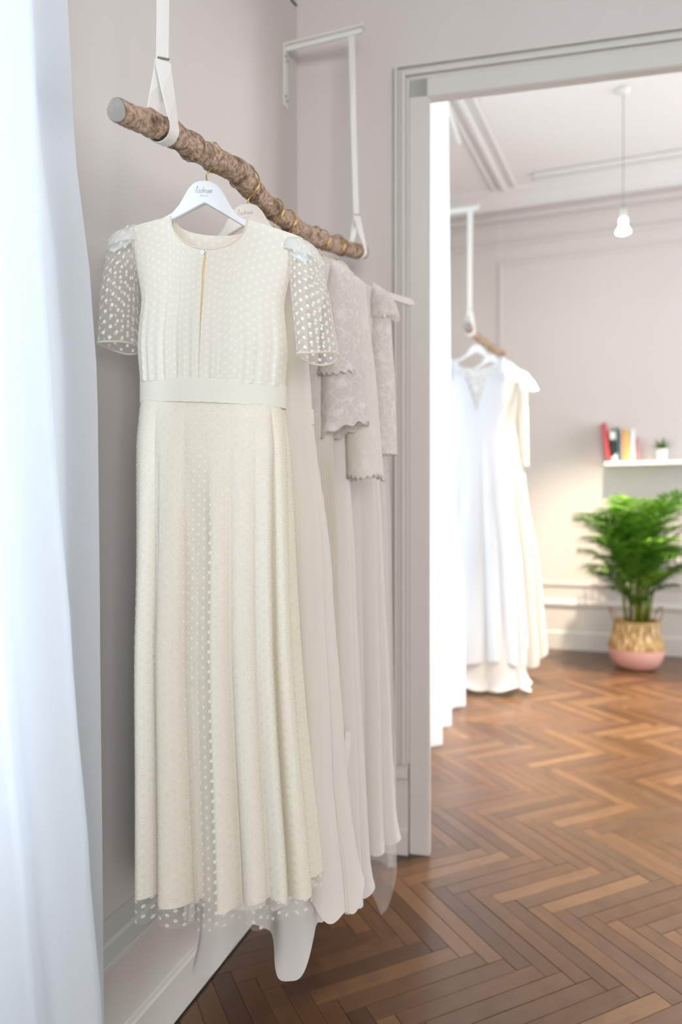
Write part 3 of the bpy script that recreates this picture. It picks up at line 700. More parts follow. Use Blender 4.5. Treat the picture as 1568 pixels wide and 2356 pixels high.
def make_hanger(pos, rz, r_branch, mat, label, group, drop, tilt=0.0, letters='ink', hw=0.21):
    """pos: branch centre at the hook; the crown sits `drop` below it"""
    root = empty('clothes_hanger', pos - UP * drop, rz); tag(root, label, 'hanger', group)
    R, apex = hanger_outline(hw)
    pts = R + [apex] + [(-x, y) for x, y in R[1:]][::-1]
    pts = [(x, y + 0.0) for x, y in pts]
    tl = math.tan(tilt)
    pts = [(x, y - x * tl) for x, y in pts]
    m = MB(); m.prism(pts[::-1], (1, 0, 0), (0, 0, 1), (0, -1, 0), (0, 0, 0), 0.012)
    m.build('body', mat, root, bevel=0.003, seg=3)
    q = r_branch + 0.004
    hk = [(0.004, -0.01), (0.002, drop - q * 1.42), (0.006, drop - q * 1.1), (q * 0.86, drop - q * 0.46), (q * 1.0, drop + q * 0.25), (q * 0.62, drop + q * 0.9), (0, drop + q * 1.1), (-q * 0.62, drop + q * 0.9), (-q * 1.0, drop + q * 0.25), (-q * 1.0, drop - q * 0.1)]
    m = MB(); m.tube(catmull([(x, 0, z) for x, z in hk], 6), 0.0016, 8); m.build('hook', M['brass'], root)['label'] = 'gold wire hook'
    if letters:
        o = bpy.data.objects.new('lettering', LET.copy()); COL.objects.link(o); o.data.materials.append(M[letters]); o.parent = root; o.location = (-0.001, -0.0062, -0.0255); o.rotation_euler = (0, math.atan(tl), 0); o['label'] = "handwritten grey lettering reading l'adresse"
        o = bpy.data.objects.new('lettering', TOWN.copy()); COL.objects.link(o); o.data.materials.append(M[letters]); o.parent = root; o.location = (0.0, -0.0062, -0.0325); o.rotation_euler = (0, math.atan(tl), 0); o['label'] = 'tiny capitals reading PARIS'
    return root

# ================================================================ dresses
def panel(front, prof, depth, neck, waist, tilt=0.0, ruffle=0.0, slit=None, sh=-0.078, tip=-0.105, nw=0.39, neck_h=-0.14, vneck=False, nc=64, nr=40, gather=None, cen=None):
    """one bodice panel; prof: half width by height; neck: height of the neckline centre"""
    rows = [[] for _ in range(nr)]
    halves = [[], []]
    def top(q):
        a = abs(q)
        if a >= nw: return lerp(sh, tip, (a - nw) / (1 - nw))
        k = a / nw
        if vneck: return lerp(neck, sh, k ** 0.85)
        return neck + (sh - neck) * (1 - math.sqrt(max(0, 1 - k ** 2.2)))
    def pt(q, f, off=0.0):
        h = lerp(top(q), waist, f); hw = prof(h); u = q * hw + off
        dpt = depth(h) * math.sqrt(max(0.0, 1 - abs(q) ** 2.6))
        rf_ = ruffle * sst(0.25, 1.0, f) * (sin(q * 41 + 1.3 * sin(q * 9)) * 0.6 + sin(q * 67 + 2) * 0.4)
        v = -(dpt + rf_) if front else (dpt + rf_)
        c = cen(h) if cen else 0.0
        return (u + c, v, h - (tilt(h) if callable(tilt) else tilt) * u)
    return pt
def dress_bodice(root, mat, prof, depth, waist, front_neck, back_neck, tilt=0.0, ruffle=0.0, slit=None, vneck=False, nw=0.39, sh=-0.078, tip=-0.105, name='bodice', cen=None):
    m = MB(); nr = 44
    for front in (True, False):
        pt = panel(front, prof, depth, front_neck if front else back_neck, waist, tilt, ruffle, vneck=vneck and front, nw=nw, sh=sh, tip=tip, cen=cen)
        if front and slit:
            h0, h1, wmax = slit
            for lo, hi in ((-1, 0), (0, 1)):
                rows = []
                for j in range(nr):
                    r = []
                    for i in range(41):
                        q = lerp(lo, hi, i / 40); p = pt(q, j / (nr - 1))
                        h = p[2]; g = wmax * sst(h1, h0, h) * (0.55 + 0.45 * sin(max(0, min(1, (h - h1) / (h0 - h1))) * PI)) if h > h1 else 0.0
                        w = math.exp(-(q / 0.12) ** 2)
                        r.append((p[0] + (g / 2 if lo == 0 else -g / 2) * w, p[1], p[2]))
                    rows.append(r if True else r)
                m.grid(rows)
        else:
            rows = [[pt(lerp(-1, 1, i / 80), j / (nr - 1)) for i in range(81)] for j in range(nr)]
            if not front: rows = [r[::-1] for r in rows]
            m.grid(rows)
    return m.build(name, mat, root)
def fold_fn(K, seed, sharp=0.55, irregular=0.35):
    r = random.Random(seed); ph = [r.uniform(0, 6.28) for _ in range(6)]
    def g(a):
        x = a + irregular * (0.20 * sin(2 * a + ph[0]) + 0.13 * sin(3 * a + ph[1]) + 0.08 * sin(5 * a + ph[2]))
        return abs(sin(x * K / 2 + ph[3])) ** sharp
    amp = lambda a: 1 + 0.35 * sin(3 * a + ph[4]) + 0.2 * sin(7 * a + ph[5])
    return g, amp
def dress_skirt(root, mat, h0, h1, prof, depth, folds, A, name='skirt', tilt=None, nrow=70, ncol=240, cen=None, hem=None, off=0.0, notch=None, flare=0.0, taper=1.25, fine=None, vc=0.0):
    """closed loft from waist to hem; folds=(fold function, amplitude function); A: fold depth at the hem"""
    g, amp = folds; rows = []
    for j in range(nrow):
        f = j / (nrow - 1); r = []
        for i in range(ncol):
            a = 2 * PI * i / ncol
            hb = h1 + (hem(a) if hem else 0.0)
            h = lerp(h0, hb, f); hw, dp = prof(h) + off, depth(h) + off
            e = A * amp(a) * (f ** taper) * (g(a) - 0.55)
            if fine: e += fine[0] * sst(0.02, 0.15, f) * sin(a * fine[1])
            if flare: e += flare * math.exp(-((1 - f) / 0.035)) * g(a)
            if notch:
                for ca, wa, da in notch: e -= da * sst(0.06, 0.4, f) * math.exp(-(((a - ca + PI) % (2 * PI) - PI) / wa) ** 4)
            nx, ny = cos(a) / max(hw, 1e-4), sin(a) / max(dp, 1e-4); ln = math.hypot(nx, ny); nx, ny = nx / ln, ny / ln
            sgn = lambda x: (1 if x >= 0 else -1)
            u = hw * sgn(cos(a)) * abs(cos(a)) ** 0.8 + nx * e; v = dp * sgn(sin(a)) * abs(sin(a)) ** 0.8 + ny * e
            c = cen(h) if cen else 0.0
            r.append((u + c, v + vc * f, h - (tilt(h) * u if tilt else 0)))
        rows.append(r)
    m = MB(); m.grid([rw + [rw[0]] for rw in rows]); return m.build(name, mat, root)
def sleeve(root, mat, top, bot, rt, rb, name='sleeve', hem=None, n=56, nr=26, folds=0.0, kf=7, flare=0.0, bulge=0.0, ph=0.0, skew=0.0):
    """sleeve tube from top centre to bottom centre; rt, rb: (half width u, half depth v)"""
    rows = []
    for j in range(nr):
        f = j / (nr - 1); r = []; k = sst(0, 0.55, f) * 0.6 + f * 0.4
        ru, rv = lerp(rt[0], rb[0], k), lerp(rt[1], rb[1], k)
        cu_, cv, ch = lerp(top[0], bot[0], f), lerp(top[1], bot[1], f), lerp(top[2], bot[2], f)
        for i in range(n + 1):
            a = 2 * PI * i / n; e = 1 + folds * f * sin(kf * a + ph) + bulge * sin(f * PI)
            hh = ch + (hem(a) * f if hem else 0) + (1 - f) * 0.02 * cos(a) * (-1 if top[0] > 0 else 1) + skew * f * cos(a)
            r.append((cu_ + ru * e * cos(a), cv + rv * e * sin(a), hh))
        rows.append(r)
    m = MB(); m.grid(rows); o = m.build(name, mat, root); return o, rows
def hem_band(root, rows, mat, name='hem', r=0.0013):
    m = MB(); m.tube([Vector(p) for p in rows[-1]], r, 6, cap=False); return m.build(name, mat, root)

AL = math.radians(14)                                                # how the near dress is turned
GH = 'hangers on the near branch'; GD = 'dresses on the near branch'
# ---- dress 1: dotted tulle
p1, r1, _ = on_branch(481)
T1 = 0.14
drop1 = 0.047
make_hanger(p1 + Vector((-0.008, 0, 0)), -AL, r1, M['hanger'], "white hanger with grey l'adresse lettering holding the dotted cream dress", GH, drop1, T1)
d1 = empty('dotted_dress', p1 + Vector((-0.008, 0, -drop1)), -AL)
tag(d1, 'cream dotted tulle dress with short sheer sleeves and front slit, nearest on the branch', 'dress', GD)
prof1 = table([(-0.06, 0.188), (-0.105, 0.188), (-0.16, 0.165), (-0.24, 0.150), (-0.33, 0.158), (-0.40, 0.152)])
dep1 = table([(-0.06, 0.012), (-0.11, 0.016), (-0.2, 0.036), (-0.3, 0.048), (-0.4, 0.052)])
cen1 = lambda h: 0.012
til1 = table([(-0.05, T1), (-0.12, T1), (-0.40, 0.075), (-0.8, 0.0), (-1.43, -0.11)])
dress_bodice(d1, M['dotbody'], prof1, dep1, -0.402, -0.143, -0.102, tilt=til1, ruffle=0.0035, slit=(-0.150, -0.365, 0.008), cen=cen1, nw=0.43)
# waistband
m = MB(); rows = []
for j in range(8):
    h = lerp(-0.397, -0.442, j / 7); r = []
    for i in range(121):
        a = 2 * PI * i / 120; r.append((0.0128 + (0.1530) * cos(a), 0.0550 * sin(a), h - til1(h) * 0.1535 * cos(a) + 0.0006 * sin(a * 40)))
    rows.append(r)
m.grid(rows); m.build('waistband', M['satin'], d1)
sk1 = table([(-0.43, 0.146), (-0.46, 0.150), (-0.52, 0.155), (-0.75, 0.154), (-1.05, 0.158), (-1.42, 0.166)])
sd1 = table([(-0.43, 0.047), (-0.46, 0.053), (-0.6, 0.062), (-0.9, 0.072), (-1.42, 0.085)])
ce1 = table([(-0.43, 0.012), (-0.9, 0.018), (-1.42, 0.042)])
F1 = fold_fn(14, 21, 0.55, 0.45)
a4 = -PI / 2 + 0.02
notch1 = [(-PI / 2 - 0.02, 0.11, 0.035), (-PI / 2 - 0.52, 0.05, 0.028)]
dress_skirt(d1, M['cream'], -0.438, -1.368, sk1, sd1, F1, 0.048, 'skirt_lining', tilt=til1, cen=ce1, notch=notch1, ncol=360, taper=0.8, hem=lambda a: 0.006 * sin(5 * a))
net1 = dress_skirt(d1, M['dotnet'], -0.438, -1.396, sk1, sd1, F1, 0.048, 'dotted_overlay', tilt=til1, cen=ce1, off=0.0014, ncol=360, taper=0.8, hem=lambda a: -0.008 * sin(a) * -1 + 0.008 * sin(9 * a + 1), nrow=90)
net1['label'] = 'sheer dotted tulle overlay'
# sleeves
for sg in (-1, 1):
    zt = -0.104 - T1 * sg * 0.19
    top_c = (0.192 * sg + 0.010, -0.002, zt - 0.014); bot_c = ((0.196 if sg < 0 else 0.222) * sg + 0.008, -0.010, -0.338 - 0.022 * sg)
    o, rows = sleeve(d1, M['dotsleeve'], top_c, bot_c, (0.033, 0.022), (0.038 if sg > 0 else 0.034, 0.054), 'sleeve', folds=0.07, kf=3, ph=0.6 * sg, hem=lambda a: 0.004 * cos(2 * a))
    o['label'] = 'short sheer dotted sleeve'
    hem_band(o, rows, M['edge'], 'sleeve_hem', 0.0022)
    m = MB(); rws = []
    for j in range(7):
        f = j / 6; r = []
        for i in range(33):
            a = 2 * PI * i / 32; k = 0.25 + 0.75 * sin(f * PI / 2); r.append((0.188 * sg + 0.010 + 0.0365 * k * cos(a), -0.002 + 0.0245 * k * sin(a), zt - 0.004 - 0.030 * f * f - (0.011 * sg + T1 * 0.03) * cos(a) * k))
        rws.append(r)
    m.grid(rws); m.build('shoulder_cap', M['cap'], d1)
# neckline facing, button
m = MB(); pt = panel(True, prof1, dep1, -0.143, -0.402, til1, 0, nw=0.43, cen=cen1)
for rng in ((-0.43, -0.012), (0.012, 0.43)):
    P = [Vector(pt(lerp(rng[0], rng[1], i / 24), 0.0)) + Vector((0, -0.0008, 0)) for i in range(25)]; m.tube(P, 0.0014, 6)
m.build('neckline_binding', M['cream'], d1)
m = MB(); pc = Vector(pt(0.0, 0.03)); m.tube([pc + Vector((-0.006, 0.001, 0)), pc + Vector((-0.006, -0.004, 0))], [0.0048, 0.0042], 14); m.build('button', M['hanger'], d1)['label'] = 'small white button at the neckline'

m = MB(); rows = []
for j in range(20):
    h = lerp(-0.16, -0.372, j / 19); d_ = dep1(h); rows.append([(0.012 + x, -d_ + 0.0035, h - til1(h) * 0.0) for x in (-0.011, -0.004, 0.004, 0.011)])
m.grid(rows); m.build('slit_facing', M['facing'], d1)['label'] = 'tan facing seen through the front slit'

# ---- generic dress used for the others
def simple_dress(px, rz, mats, spec, label, name, hang_label, hmat, letters=None, drop=0.045, group=GD, hgroup=GH, path=path1, rr=rr1, pos=None, tilt=0.03, hw=0.21, scale=1.0):
    if pos is None: p, r, _ = on_branch(px, path, rr)
    else: p, r = pos
    hg = make_hanger(p, rz, r / scale, hmat, hang_label, hgroup, drop, tilt, letters, hw); hg.scale = (scale,) * 3; hg.location = p - UP * drop * scale
    root = empty(name, p - UP * drop * scale, rz); root.scale = (scale,) * 3; tag(root, label, 'dress', group)
    pr, dp = table(spec['prof']), table(spec['depth'])
    if 'bodice' in spec:
        b = spec['bodice']
        dress_bodice(root, mats['bodice'], pr, dp, spec['waist'], b.get('fn', -0.14), b.get('bn', -0.11), tilt, b.get('ruffle', 0.001), vneck=b.get('v', False), nw=b.get('nw', 0.4), sh=b.get('sh', -0.085), tip=b.get('tip', -0.118))
    if 'band' in spec:
        m = MB(); rows = []
        for j in range(6):
            h = lerp(spec['waist'] + 0.012, spec['waist'] - spec['band'], j / 5); rows.append([((pr(h) + 0.003) * cos(2 * PI * i / 90), (dp(h) + 0.003) * sin(2 * PI * i / 90), h - tilt * pr(h) * cos(2 * PI * i / 90)) for i in range(91)])
        m.grid(rows); m.build('waistband', mats['bodice'], root)
    til = lambda h: tilt * (1 - sst(0.2, 0.8, -h))
    for k in spec['skirts']:
        dress_skirt(root, mats[k['m']], k.get('h0', spec['waist']), k['h1'], table(k['prof']) if 'prof' in k else pr, table(k['depth']) if 'depth' in k else dp, k.get('folds') or fold_fn(k.get('K', 14), k.get('seed', 5), k.get('sharp', 0.6), k.get('irr', 0.4)), k.get('A', 0.03), k.get('name', 'skirt'), tilt=til, hem=k.get('hem'), off=k.get('off', 0.0), flare=k.get('flare', 0.0), fine=k.get('fine'), cen=table(k['cen']) if 'cen' in k else None, ncol=k.get('ncol', 240), nrow=k.get('nrow', 60), taper=k.get('taper', 1.2), vc=k.get('vc', 0.0))
    for sl in spec.get('sleeves', []):
        for sg in sl.get('sides', (-1, 1)):
            o, rows = sleeve(root, mats[sl['m']], (sl['top'][0] * sg, 0, sl['top'][1] - tilt * sg * sl['top'][0]), (sl['bot'][0] * sg, sl.get('v', 0), sl['bot'][1]), sl['rt'], sl['rb'], sl.get('name', 'sleeve'), folds=sl.get('folds', 0.06), kf=sl.get('kf', 4), hem=sl.get('hem'), skew=sl.get('skew', 0) * sg, bulge=sl.get('bulge', 0))
            if sl.get('band'): hem_band(o, rows, mats[sl['band']], 'sleeve_hem', sl.get('br', 0.0025))
    return root
scal = lambda a: 0.012 * abs(sin(a * 9)) - 0.004 * sin(3 * a)
def tubes(a):
    a = a % (2 * PI); e = 0.0
    for ca, w in ((2 * PI - 1.84, 0.20), (2 * PI - 1.08, 0.25), (1.0, 0.3), (2.2, 0.3)): e = max(e, math.exp(-((a - ca) / w) ** 4))
    return e + 0.10 * abs(sin(a * 12)) * (1 - e)
# dress 2: plain peach crepe with a long white organza underskirt
simple_dress(568, -AL * 1.15, dict(bodice=M['peach'], top=M['peach'], under=M['under']), dict(
    prof=[(-0.08, 0.150), (-0.2, 0.135), (-0.3, 0.140), (-0.46, 0.150), (-0.8, 0.190), (-1.2, 0.215), (-1.48, 0.245)], depth=[(-0.08, 0.012), (-0.2, 0.035), (-0.46, 0.045), (-0.8, 0.055), (-1.48, 0.075)],
    waist=-0.462, band=0.02, bodice=dict(fn=-0.2, bn=-0.16, v=True, nw=0.62, sh=-0.10, tip=-0.125),
    skirts=[dict(m='top', h1=-1.475, K=12, seed=33, A=0.030, hem=lambda a: 0.022 * sin(5 * a + 0.4) + 0.012 * sin(11 * a), flare=0.010, ncol=300),
            dict(m='under', h0=-0.60, h1=-1.58, prof=[(-0.6, 0.13), (-1.0, 0.16), (-1.6, 0.20)], depth=[(-0.6, 0.03), (-1.0, 0.04), (-1.6, 0.055)], cen=[(-0.6, 0.0), (-1.6, 0.022)], folds=(tubes, lambda a: 1.0), A=0.062, name='underskirt', hem=lambda a: -0.060 * tubes(a) * (1 if -2.2 < a - 2 * PI < -0.6 else 0.3) + 0.035 * cos(a) + 0.028, flare=0.034, ncol=360, taper=1.6)]),
    'plain peach ivory crepe dress with a long white underskirt, second on the branch', 'crepe_dress', 'cream hanger with pink lettering behind the first hanger', M['hangerc'], 'inkp', tilt=0.03, hw=0.175)
# dress 3: lace with tiered bell sleeves, pleated skirt
t3 = simple_dress(630, -TH, dict(bodice=M['laceopaque'], sleeve=M['laced'], skirt=M['ivory'], trim=M['laceopaque'], cap=M['ivory']), dict(
    prof=[(-0.08, 0.186), (-0.2, 0.17), (-0.45, 0.15), (-0.8, 0.165), (-1.56, 0.195)], depth=[(-0.08, 0.012), (-0.2, 0.028), (-0.45, 0.034), (-1.56, 0.05)], waist=-0.45,
    bodice=dict(fn=-0.13, bn=-0.10, tip=-0.108, sh=-0.08),
    skirts=[dict(m='skirt', h1=-1.56, K=10, seed=9, A=0.02, fine=(0.0022, 90), ncol=540, nrow=40, hem=lambda a: 0.012 * sin(6 * a))],
    sleeves=[dict(m='sleeve', name='sleeve_tier', top=(0.172, -0.100), bot=(0.168, -0.365), rt=(0.028, 0.018), rb=(0.050, 0.048), hem=scal, band='trim', br=0.0018),
             dict(m='sleeve', top=(0.165, -0.2), bot=(0.172, -0.485), rt=(0.025, 0.02), rb=(0.058, 0.042), folds=0.1, kf=3, hem=lambda a: 0.004 * sin(9 * a), skew=0.020, band='trim', br=0.002)]),
    'ivory lace dress with tiered bell sleeves and pleated skirt, third on the branch', 'lace_dress', 'cream hanger inside the bell sleeved lace dress', M['hangerc'], None, hw=0.172)
# hanging ribbon ends on dress 3
for k, (du, dz0, dz1) in enumerate(((0.196, -1.27, -1.335), (0.203, -1.25, -1.36))):
    m = MB(); rows = [[(du + 0.004 * sin(j * 0.9 + k) + w, -0.055 - 0.004 * k, lerp(dz0 + 0.10, dz1, j / 10)) for w in (-0.006, 0.006)] for j in range(11)]
    m.grid(rows); m.build('ribbon_end', M['under'], t3)
# dress 4: long lace sleeves
simple_dress(657, -TH, dict(bodice=M['laceopaque'], sleeve=M['laceopaque'], skirt=M['blush'], trim=M['laced']), dict(
    prof=[(-0.08, 0.188), (-0.2, 0.17), (-0.45, 0.155), (-0.8, 0.175), (-1.58, 0.205)], depth=[(-0.08, 0.012), (-0.2, 0.028), (-0.45, 0.034), (-1.58, 0.05)], waist=-0.45,
    bodice=dict(fn=-0.13, bn=-0.10, tip=-0.108, sh=-0.08),
    skirts=[dict(m='skirt', h1=-1.585, K=13, seed=12, A=0.022, hem=lambda a: 0.015 * sin(5 * a), flare=0.012)],
    sleeves=[dict(m='sleeve', top=(0.176, -0.105), bot=(0.205, -0.60), rt=(0.027, 0.018), rb=(0.042, 0.036), hem=scal, band='trim', br=0.002, folds=0.05)]),
    'blush lace dress with long scalloped sleeves, fourth on the branch', 'lace_dress', 'cream hanger inside the long sleeved lace dress', M['hangerc'], None, hw=0.172)
# dress 5
simple_dress(737, -TH, dict(bodice=M['laceopaque'], sleeve=M['laced'], skirt=M['blush'], trim=M['blush']), dict(
    prof=[(-0.08, 0.188), (-0.2, 0.17), (-0.45, 0.158), (-0.8, 0.175), (-1.3, 0.190), (-1.62, 0.198)], depth=[(-0.08, 0.012), (-0.2, 0.028), (-0.45, 0.04), (-1.6, 0.07)], waist=-0.45,
    bodice=dict(fn=-0.13, bn=-0.10, tip=-0.108, sh=-0.08),
    skirts=[dict(m='skirt', h1=-1.61, K=9, seed=31, A=0.030, hem=lambda a: 0.012 * sin(4 * a + 1), flare=0.012)],
    sleeves=[dict(m='sleeve', name='sleeve_tier', top=(0.178, -0.104), bot=(0.188, -0.20), rt=(0.026, 0.018), rb=(0.038, 0.03), hem=scal, folds=0.1),
             dict(m='sleeve', top=(0.176, -0.12), bot=(0.186, -0.56), rt=(0.025, 0.018), rb=(0.033, 0.034), band='trim', br=0.002)]),
    'blush dress with see-through lace sleeves, fifth on the branch', 'lace_dress', 'cream hanger inside the fifth dress by the far strap', M['hangerc'], None, hw=0.172)
# dress 6: tulle with bare hanger arm
simple_dress(772, -TH, dict(bodice=M['blush'], skirt=M['blush'], tulle=M['tulle']), dict(
    prof=[(-0.09, 0.130), (-0.2, 0.13), (-0.45, 0.14), (-0.8, 0.155), (-1.65, 0.165)], depth=[(-0.08, 0.012), (-0.2, 0.028), (-0.45, 0.04), (-1.6, 0.06)], waist=-0.45,
    bodice=dict(fn=-0.2, bn=-0.18, v=True, nw=0.75, sh=-0.10, tip=-0.12),
    skirts=[dict(m='skirt', h1=-1.60, K=11, seed=40, A=0.028, hem=lambda a: 0.02 * sin(3 * a)),
            dict(m='tulle', h1=-1.80, off=0.012, K=8, seed=17, A=0.034, name='tulle_layer', hem=lambda a: -0.10 * math.exp(-((a - 5.75) / 0.30) ** 2) + 0.01 * sin(6 * a))]),
    'blush dress with a sheer tulle layer trailing lowest, last on the branch', 'tulle_dress', 'cream hanger with a bare arm sticking out beside the door casing', M['hangerc'], None, hw=0.235)

# ================================================================ next room: rail with gowns
b2 = [(Vector(((px - CX) / FPX * Y, Y, HC + (CY - py) / FPX * Y))) for px, py, Y in ((1072, 750, 4.44), (1088, 768, 4.56), (1105, 783, 4.70), (1122, 795, 4.86), (1140, 807, 5.03), (1158, 813, 5.18))]
path2, rr2 = make_branch('hanging_branch', b2, [0.026, 0.025, 0.024, 0.024, 0.023, 0.022], 'light brown branch used as a clothes rail for the white gowns in the next room', [(0.2, 0.15), (0.5, 0.22), (0.75, 0.15)], 5)
sB = (path2[8] - O).dot(D); tB = (path2[8] - O).dot(N)
zB = HC + (CY - 478) / FPX * path2[8].y
make_bracket('shelf_bracket', sB, zB, tB - T2 + 0.055, 'white metal bracket in the next room above the white gown', None, t0=T2)
make_strap('leather_strap', path2, rr2, 8, path2[8] + UP * (zB - path2[8].z), 'white strap hanging from the bracket in the next room', 0.13, None, wid=0.046)
i2 = len(path2) - 6
s2, t2_ = (path2[i2] - O).dot(D), (path2[i2] - O).dot(N)
m = MB(); m.tube([path2[i2] + UP * rr2[i2] * 0.7, Vector((path2[i2].x, path2[i2].y, CEIL2 + 0.01))], 0.0009, 6); o = m.build('support_cord', M['strap']); to_local(o, [x for x in COL.objects if x.get('label', '').startswith('light brown branch')][0])
GG = 'gowns in the next room'
# second gown first (behind)
def at_px(px, path, rr): return on_branch(px, path, rr)[:2]
pB2 = at_px(1128, path2, rr2)
simple_dress(0, -math.radians(14), dict(bodice=M['gown2'], sleeve=M['gown2'], skirt=M['gown2'], cap=M['gownlace']), dict(
    prof=[(-0.08, 0.20), (-0.2, 0.19), (-0.5, 0.165), (-0.8, 0.21), (-1.5, 0.30), (-2.0, 0.33)], depth=[(-0.08, 0.012), (-0.3, 0.045), (-0.5, 0.05), (-2.0, 0.13)], waist=-0.5,
    bodice=dict(fn=-0.16, bn=-0.12), skirts=[dict(m='skirt', h1=-1.93, K=13, seed=61, A=0.05, hem=lambda a: 0.05 * sin(3 * a + 1))],
    sleeves=[dict(m='cap', name='sleeve_ruffle', top=(0.20, -0.11), bot=(0.235, -0.24), rt=(0.03, 0.02), rb=(0.055, 0.05), folds=0.12, kf=6), dict(m='sleeve', top=(0.195, -0.13), bot=(0.205, -0.72), rt=(0.03, 0.02), rb=(0.03, 0.03))]),
    'cream gown with long sleeves hanging behind the white gown', 'wedding_gown', 'white hanger of the cream gown behind the white gown', M['hanger'], None, group=GG, hgroup='hangers in the next room', pos=pB2, hw=0.2, scale=1.12)
pB1 = at_px(1096, path2, rr2)
simple_dress(0, -math.radians(14), dict(bodice=M['gown'], lace=M['gownlace'], sleeve=M['gown'], skirt=M['gown'], under=M['under']), dict(
    prof=[(-0.08, 0.175), (-0.2, 0.165), (-0.55, 0.160), (-0.9, 0.20), (-1.3, 0.255), (-1.8, 0.285)], depth=[(-0.08, 0.012), (-0.3, 0.045), (-0.55, 0.05), (-1.8, 0.12)], waist=-0.5,
    bodice=dict(fn=-0.42, bn=-0.14, v=True, nw=0.72, sh=-0.085, tip=-0.115), skirts=[dict(m='skirt', h1=-1.80, K=12, seed=71, A=0.045, hem=lambda a: -0.10 * sin(a) * -1 + 0.05 * cos(a) * -1 + 0.03 * sin(4 * a)),
    dict(m='under', h0=-1.2, h1=-2.045, prof=[(-1.2, 0.16), (-1.7, 0.2), (-2.13, 0.235)], depth=[(-1.2, 0.06), (-2.1, 0.13)], cen=[(-1.2, 0.03), (-2.1, 0.06)], K=9, seed=2, A=0.03, name='train', hem=lambda a: 0.015 * sin(5 * a), flare=0.03)],
    sleeves=[dict(m='sleeve', name='cap_sleeve', top=(0.178, -0.100), bot=(0.235, -0.225), rt=(0.03, 0.02), rb=(0.06, 0.06), folds=0.08)]),
    'white V-neck gown with cap sleeves and a train reaching the floor', 'wedding_gown', 'white hanger holding the white V-neck gown', M['hanger'], None, group=GG, hgroup='hangers in the next room', pos=pB1, hw=0.185, scale=1.12)
# lace inset of the V neck belongs to the gown
g1 = [o for o in COL.objects if o.get('label', '').startswith('white V-neck gown')][0]
m = MB(); rows = []
for j in range(14):
    f = j / 13; h = lerp(-0.15, -0.44, f); w = lerp(0.125, 0.012, f); rows.append([(w * x, -0.022 - 0.018 * f, h - 0.03 * w * x) for x in [lerp(-1, 1, i / 16) for i in range(17)]])
m.grid(rows); m.build('lace_inset', M['gownlace'], g1)

# ================================================================ palm in its basket
PB = Vector(((1463 - CX) / FPX * 5.25, 5.25, 0.0))
palm = empty('potted_palm', PB); tag(palm, 'green palm in a seagrass basket with a pink base against the back wall', 'plant')
def bel(z0, z1, prof, name, mat):
    m = MB(); m.lathe(prof, 40); o = m.build(name, mat, palm); return o
PR = [(0.0, 0.0), (0.10, 0.0), (0.13, 0.008), (0.160, 0.035), (0.185, 0.08), (0.198, 0.13), (0.202, 0.165)]
UPr = [(0.202, 0.160), (0.206, 0.172), (0.196, 0.20), (0.182, 0.25), (0.170, 0.30), (0.163, 0.35), (0.157, 0.372), (0.150, 0.372), (0.148, 0.33)]
bel(0, 0, PR, 'basket_base', M['pink'])['label'] = 'pink painted lower half of the basket'
bel(0, 0, UPr, 'basket', M['basket'])
m = MB(); m.lathe([(0.0, 0.338), (0.08, 0.340), (0.149, 0.332)], 24); m.build('soil', M['soil'], palm)
for sg in (-1, 1):
    m = MB(); m.tube(catmull([(0.155 * sg, -0.045, 0.355), (0.175 * sg, -0.05, 0.42), (0.196 * sg, -0.02, 0.462), (0.196 * sg, 0.02, 0.462), (0.175 * sg, 0.05, 0.42), (0.155 * sg, 0.045, 0.355)], 6), 0.006, 8); m.build('handle', M['basket'], palm)
rp = random.Random(5)
for i in range(9):
    a = i * 2.4; r = 0.03 + 0.05 * rp.random(); x, y = r * cos(a), r * sin(a); tp = (x * 1.7, y * 1.7, 0.62 + 0.2 * rp.random())
    m = MB(); m.tube([(x, y, 0.33), (x * 1.3, y * 1.3, 0.48), tp], [0.015, 0.013, 0.009], 8); m.build('cane', M['cane'], palm)
def frond(az, el, length, base, seed):
    r = random.Random(seed); m = MB(); P = []
    h = Vector((cos(az), sin(az), 0)); p = Vector(base); ang_ = el; n = 16; bend = r.uniform(0.8, 1.6)
    for k in range(n + 1):
        P.append(p.copy()); p = p + (h * cos(ang_) + UP * sin(ang_)) * length / n; ang_ -= bend / n * (0.35 + 1.3 * k / n)
    m.tube(P, [lerp(0.007, 0.0015, k / n) for k in range(n + 1)], 6)
    side = h.cross(UP).normalized()
    nl = 30
    for k in range(nl):
        f = 0.28 + 0.72 * k / (nl - 1); x = f * n; i = min(int(x), n - 1); c = P[i].lerp(P[i + 1], x - i); tg = (P[i + 1] - P[i]).normalized(); upn = side.cross(tg).normalized()
        if upn.z < 0: upn = -upn
        for sg in (-1, 1):
            L = length * 0.40 * math.sin(PI * (0.18 + 0.74 * (f - 0.28) / 0.72)) * r.uniform(0.85, 1.1) + 0.03; w = 0.0085 * r.uniform(0.85, 1.2)
            dr = (side * sg * 0.80 + tg * r.uniform(0.55, 0.8) + upn * r.uniform(0.1, 0.4)).normalized(); wv = dr.cross(upn).normalized()
            pts = []
            for q in (0, 0.3, 0.68, 1.0):
                cc = c + dr * L * q - UP * L * 0.42 * q * q; ww = w * (0.5, 1.0, 0.75, 0.05)[(0, 0.3, 0.68, 1.0).index(q)]
                pts += [cc - wv * ww, cc + wv * ww]
            b = m.add(pts)
            for j in range(3): m.face((b + 2 * j, b + 2 * j + 1, b + 2 * j + 3, b + 2 * j + 2), None, True)
    return m.build('frond', M['leaf'], palm)
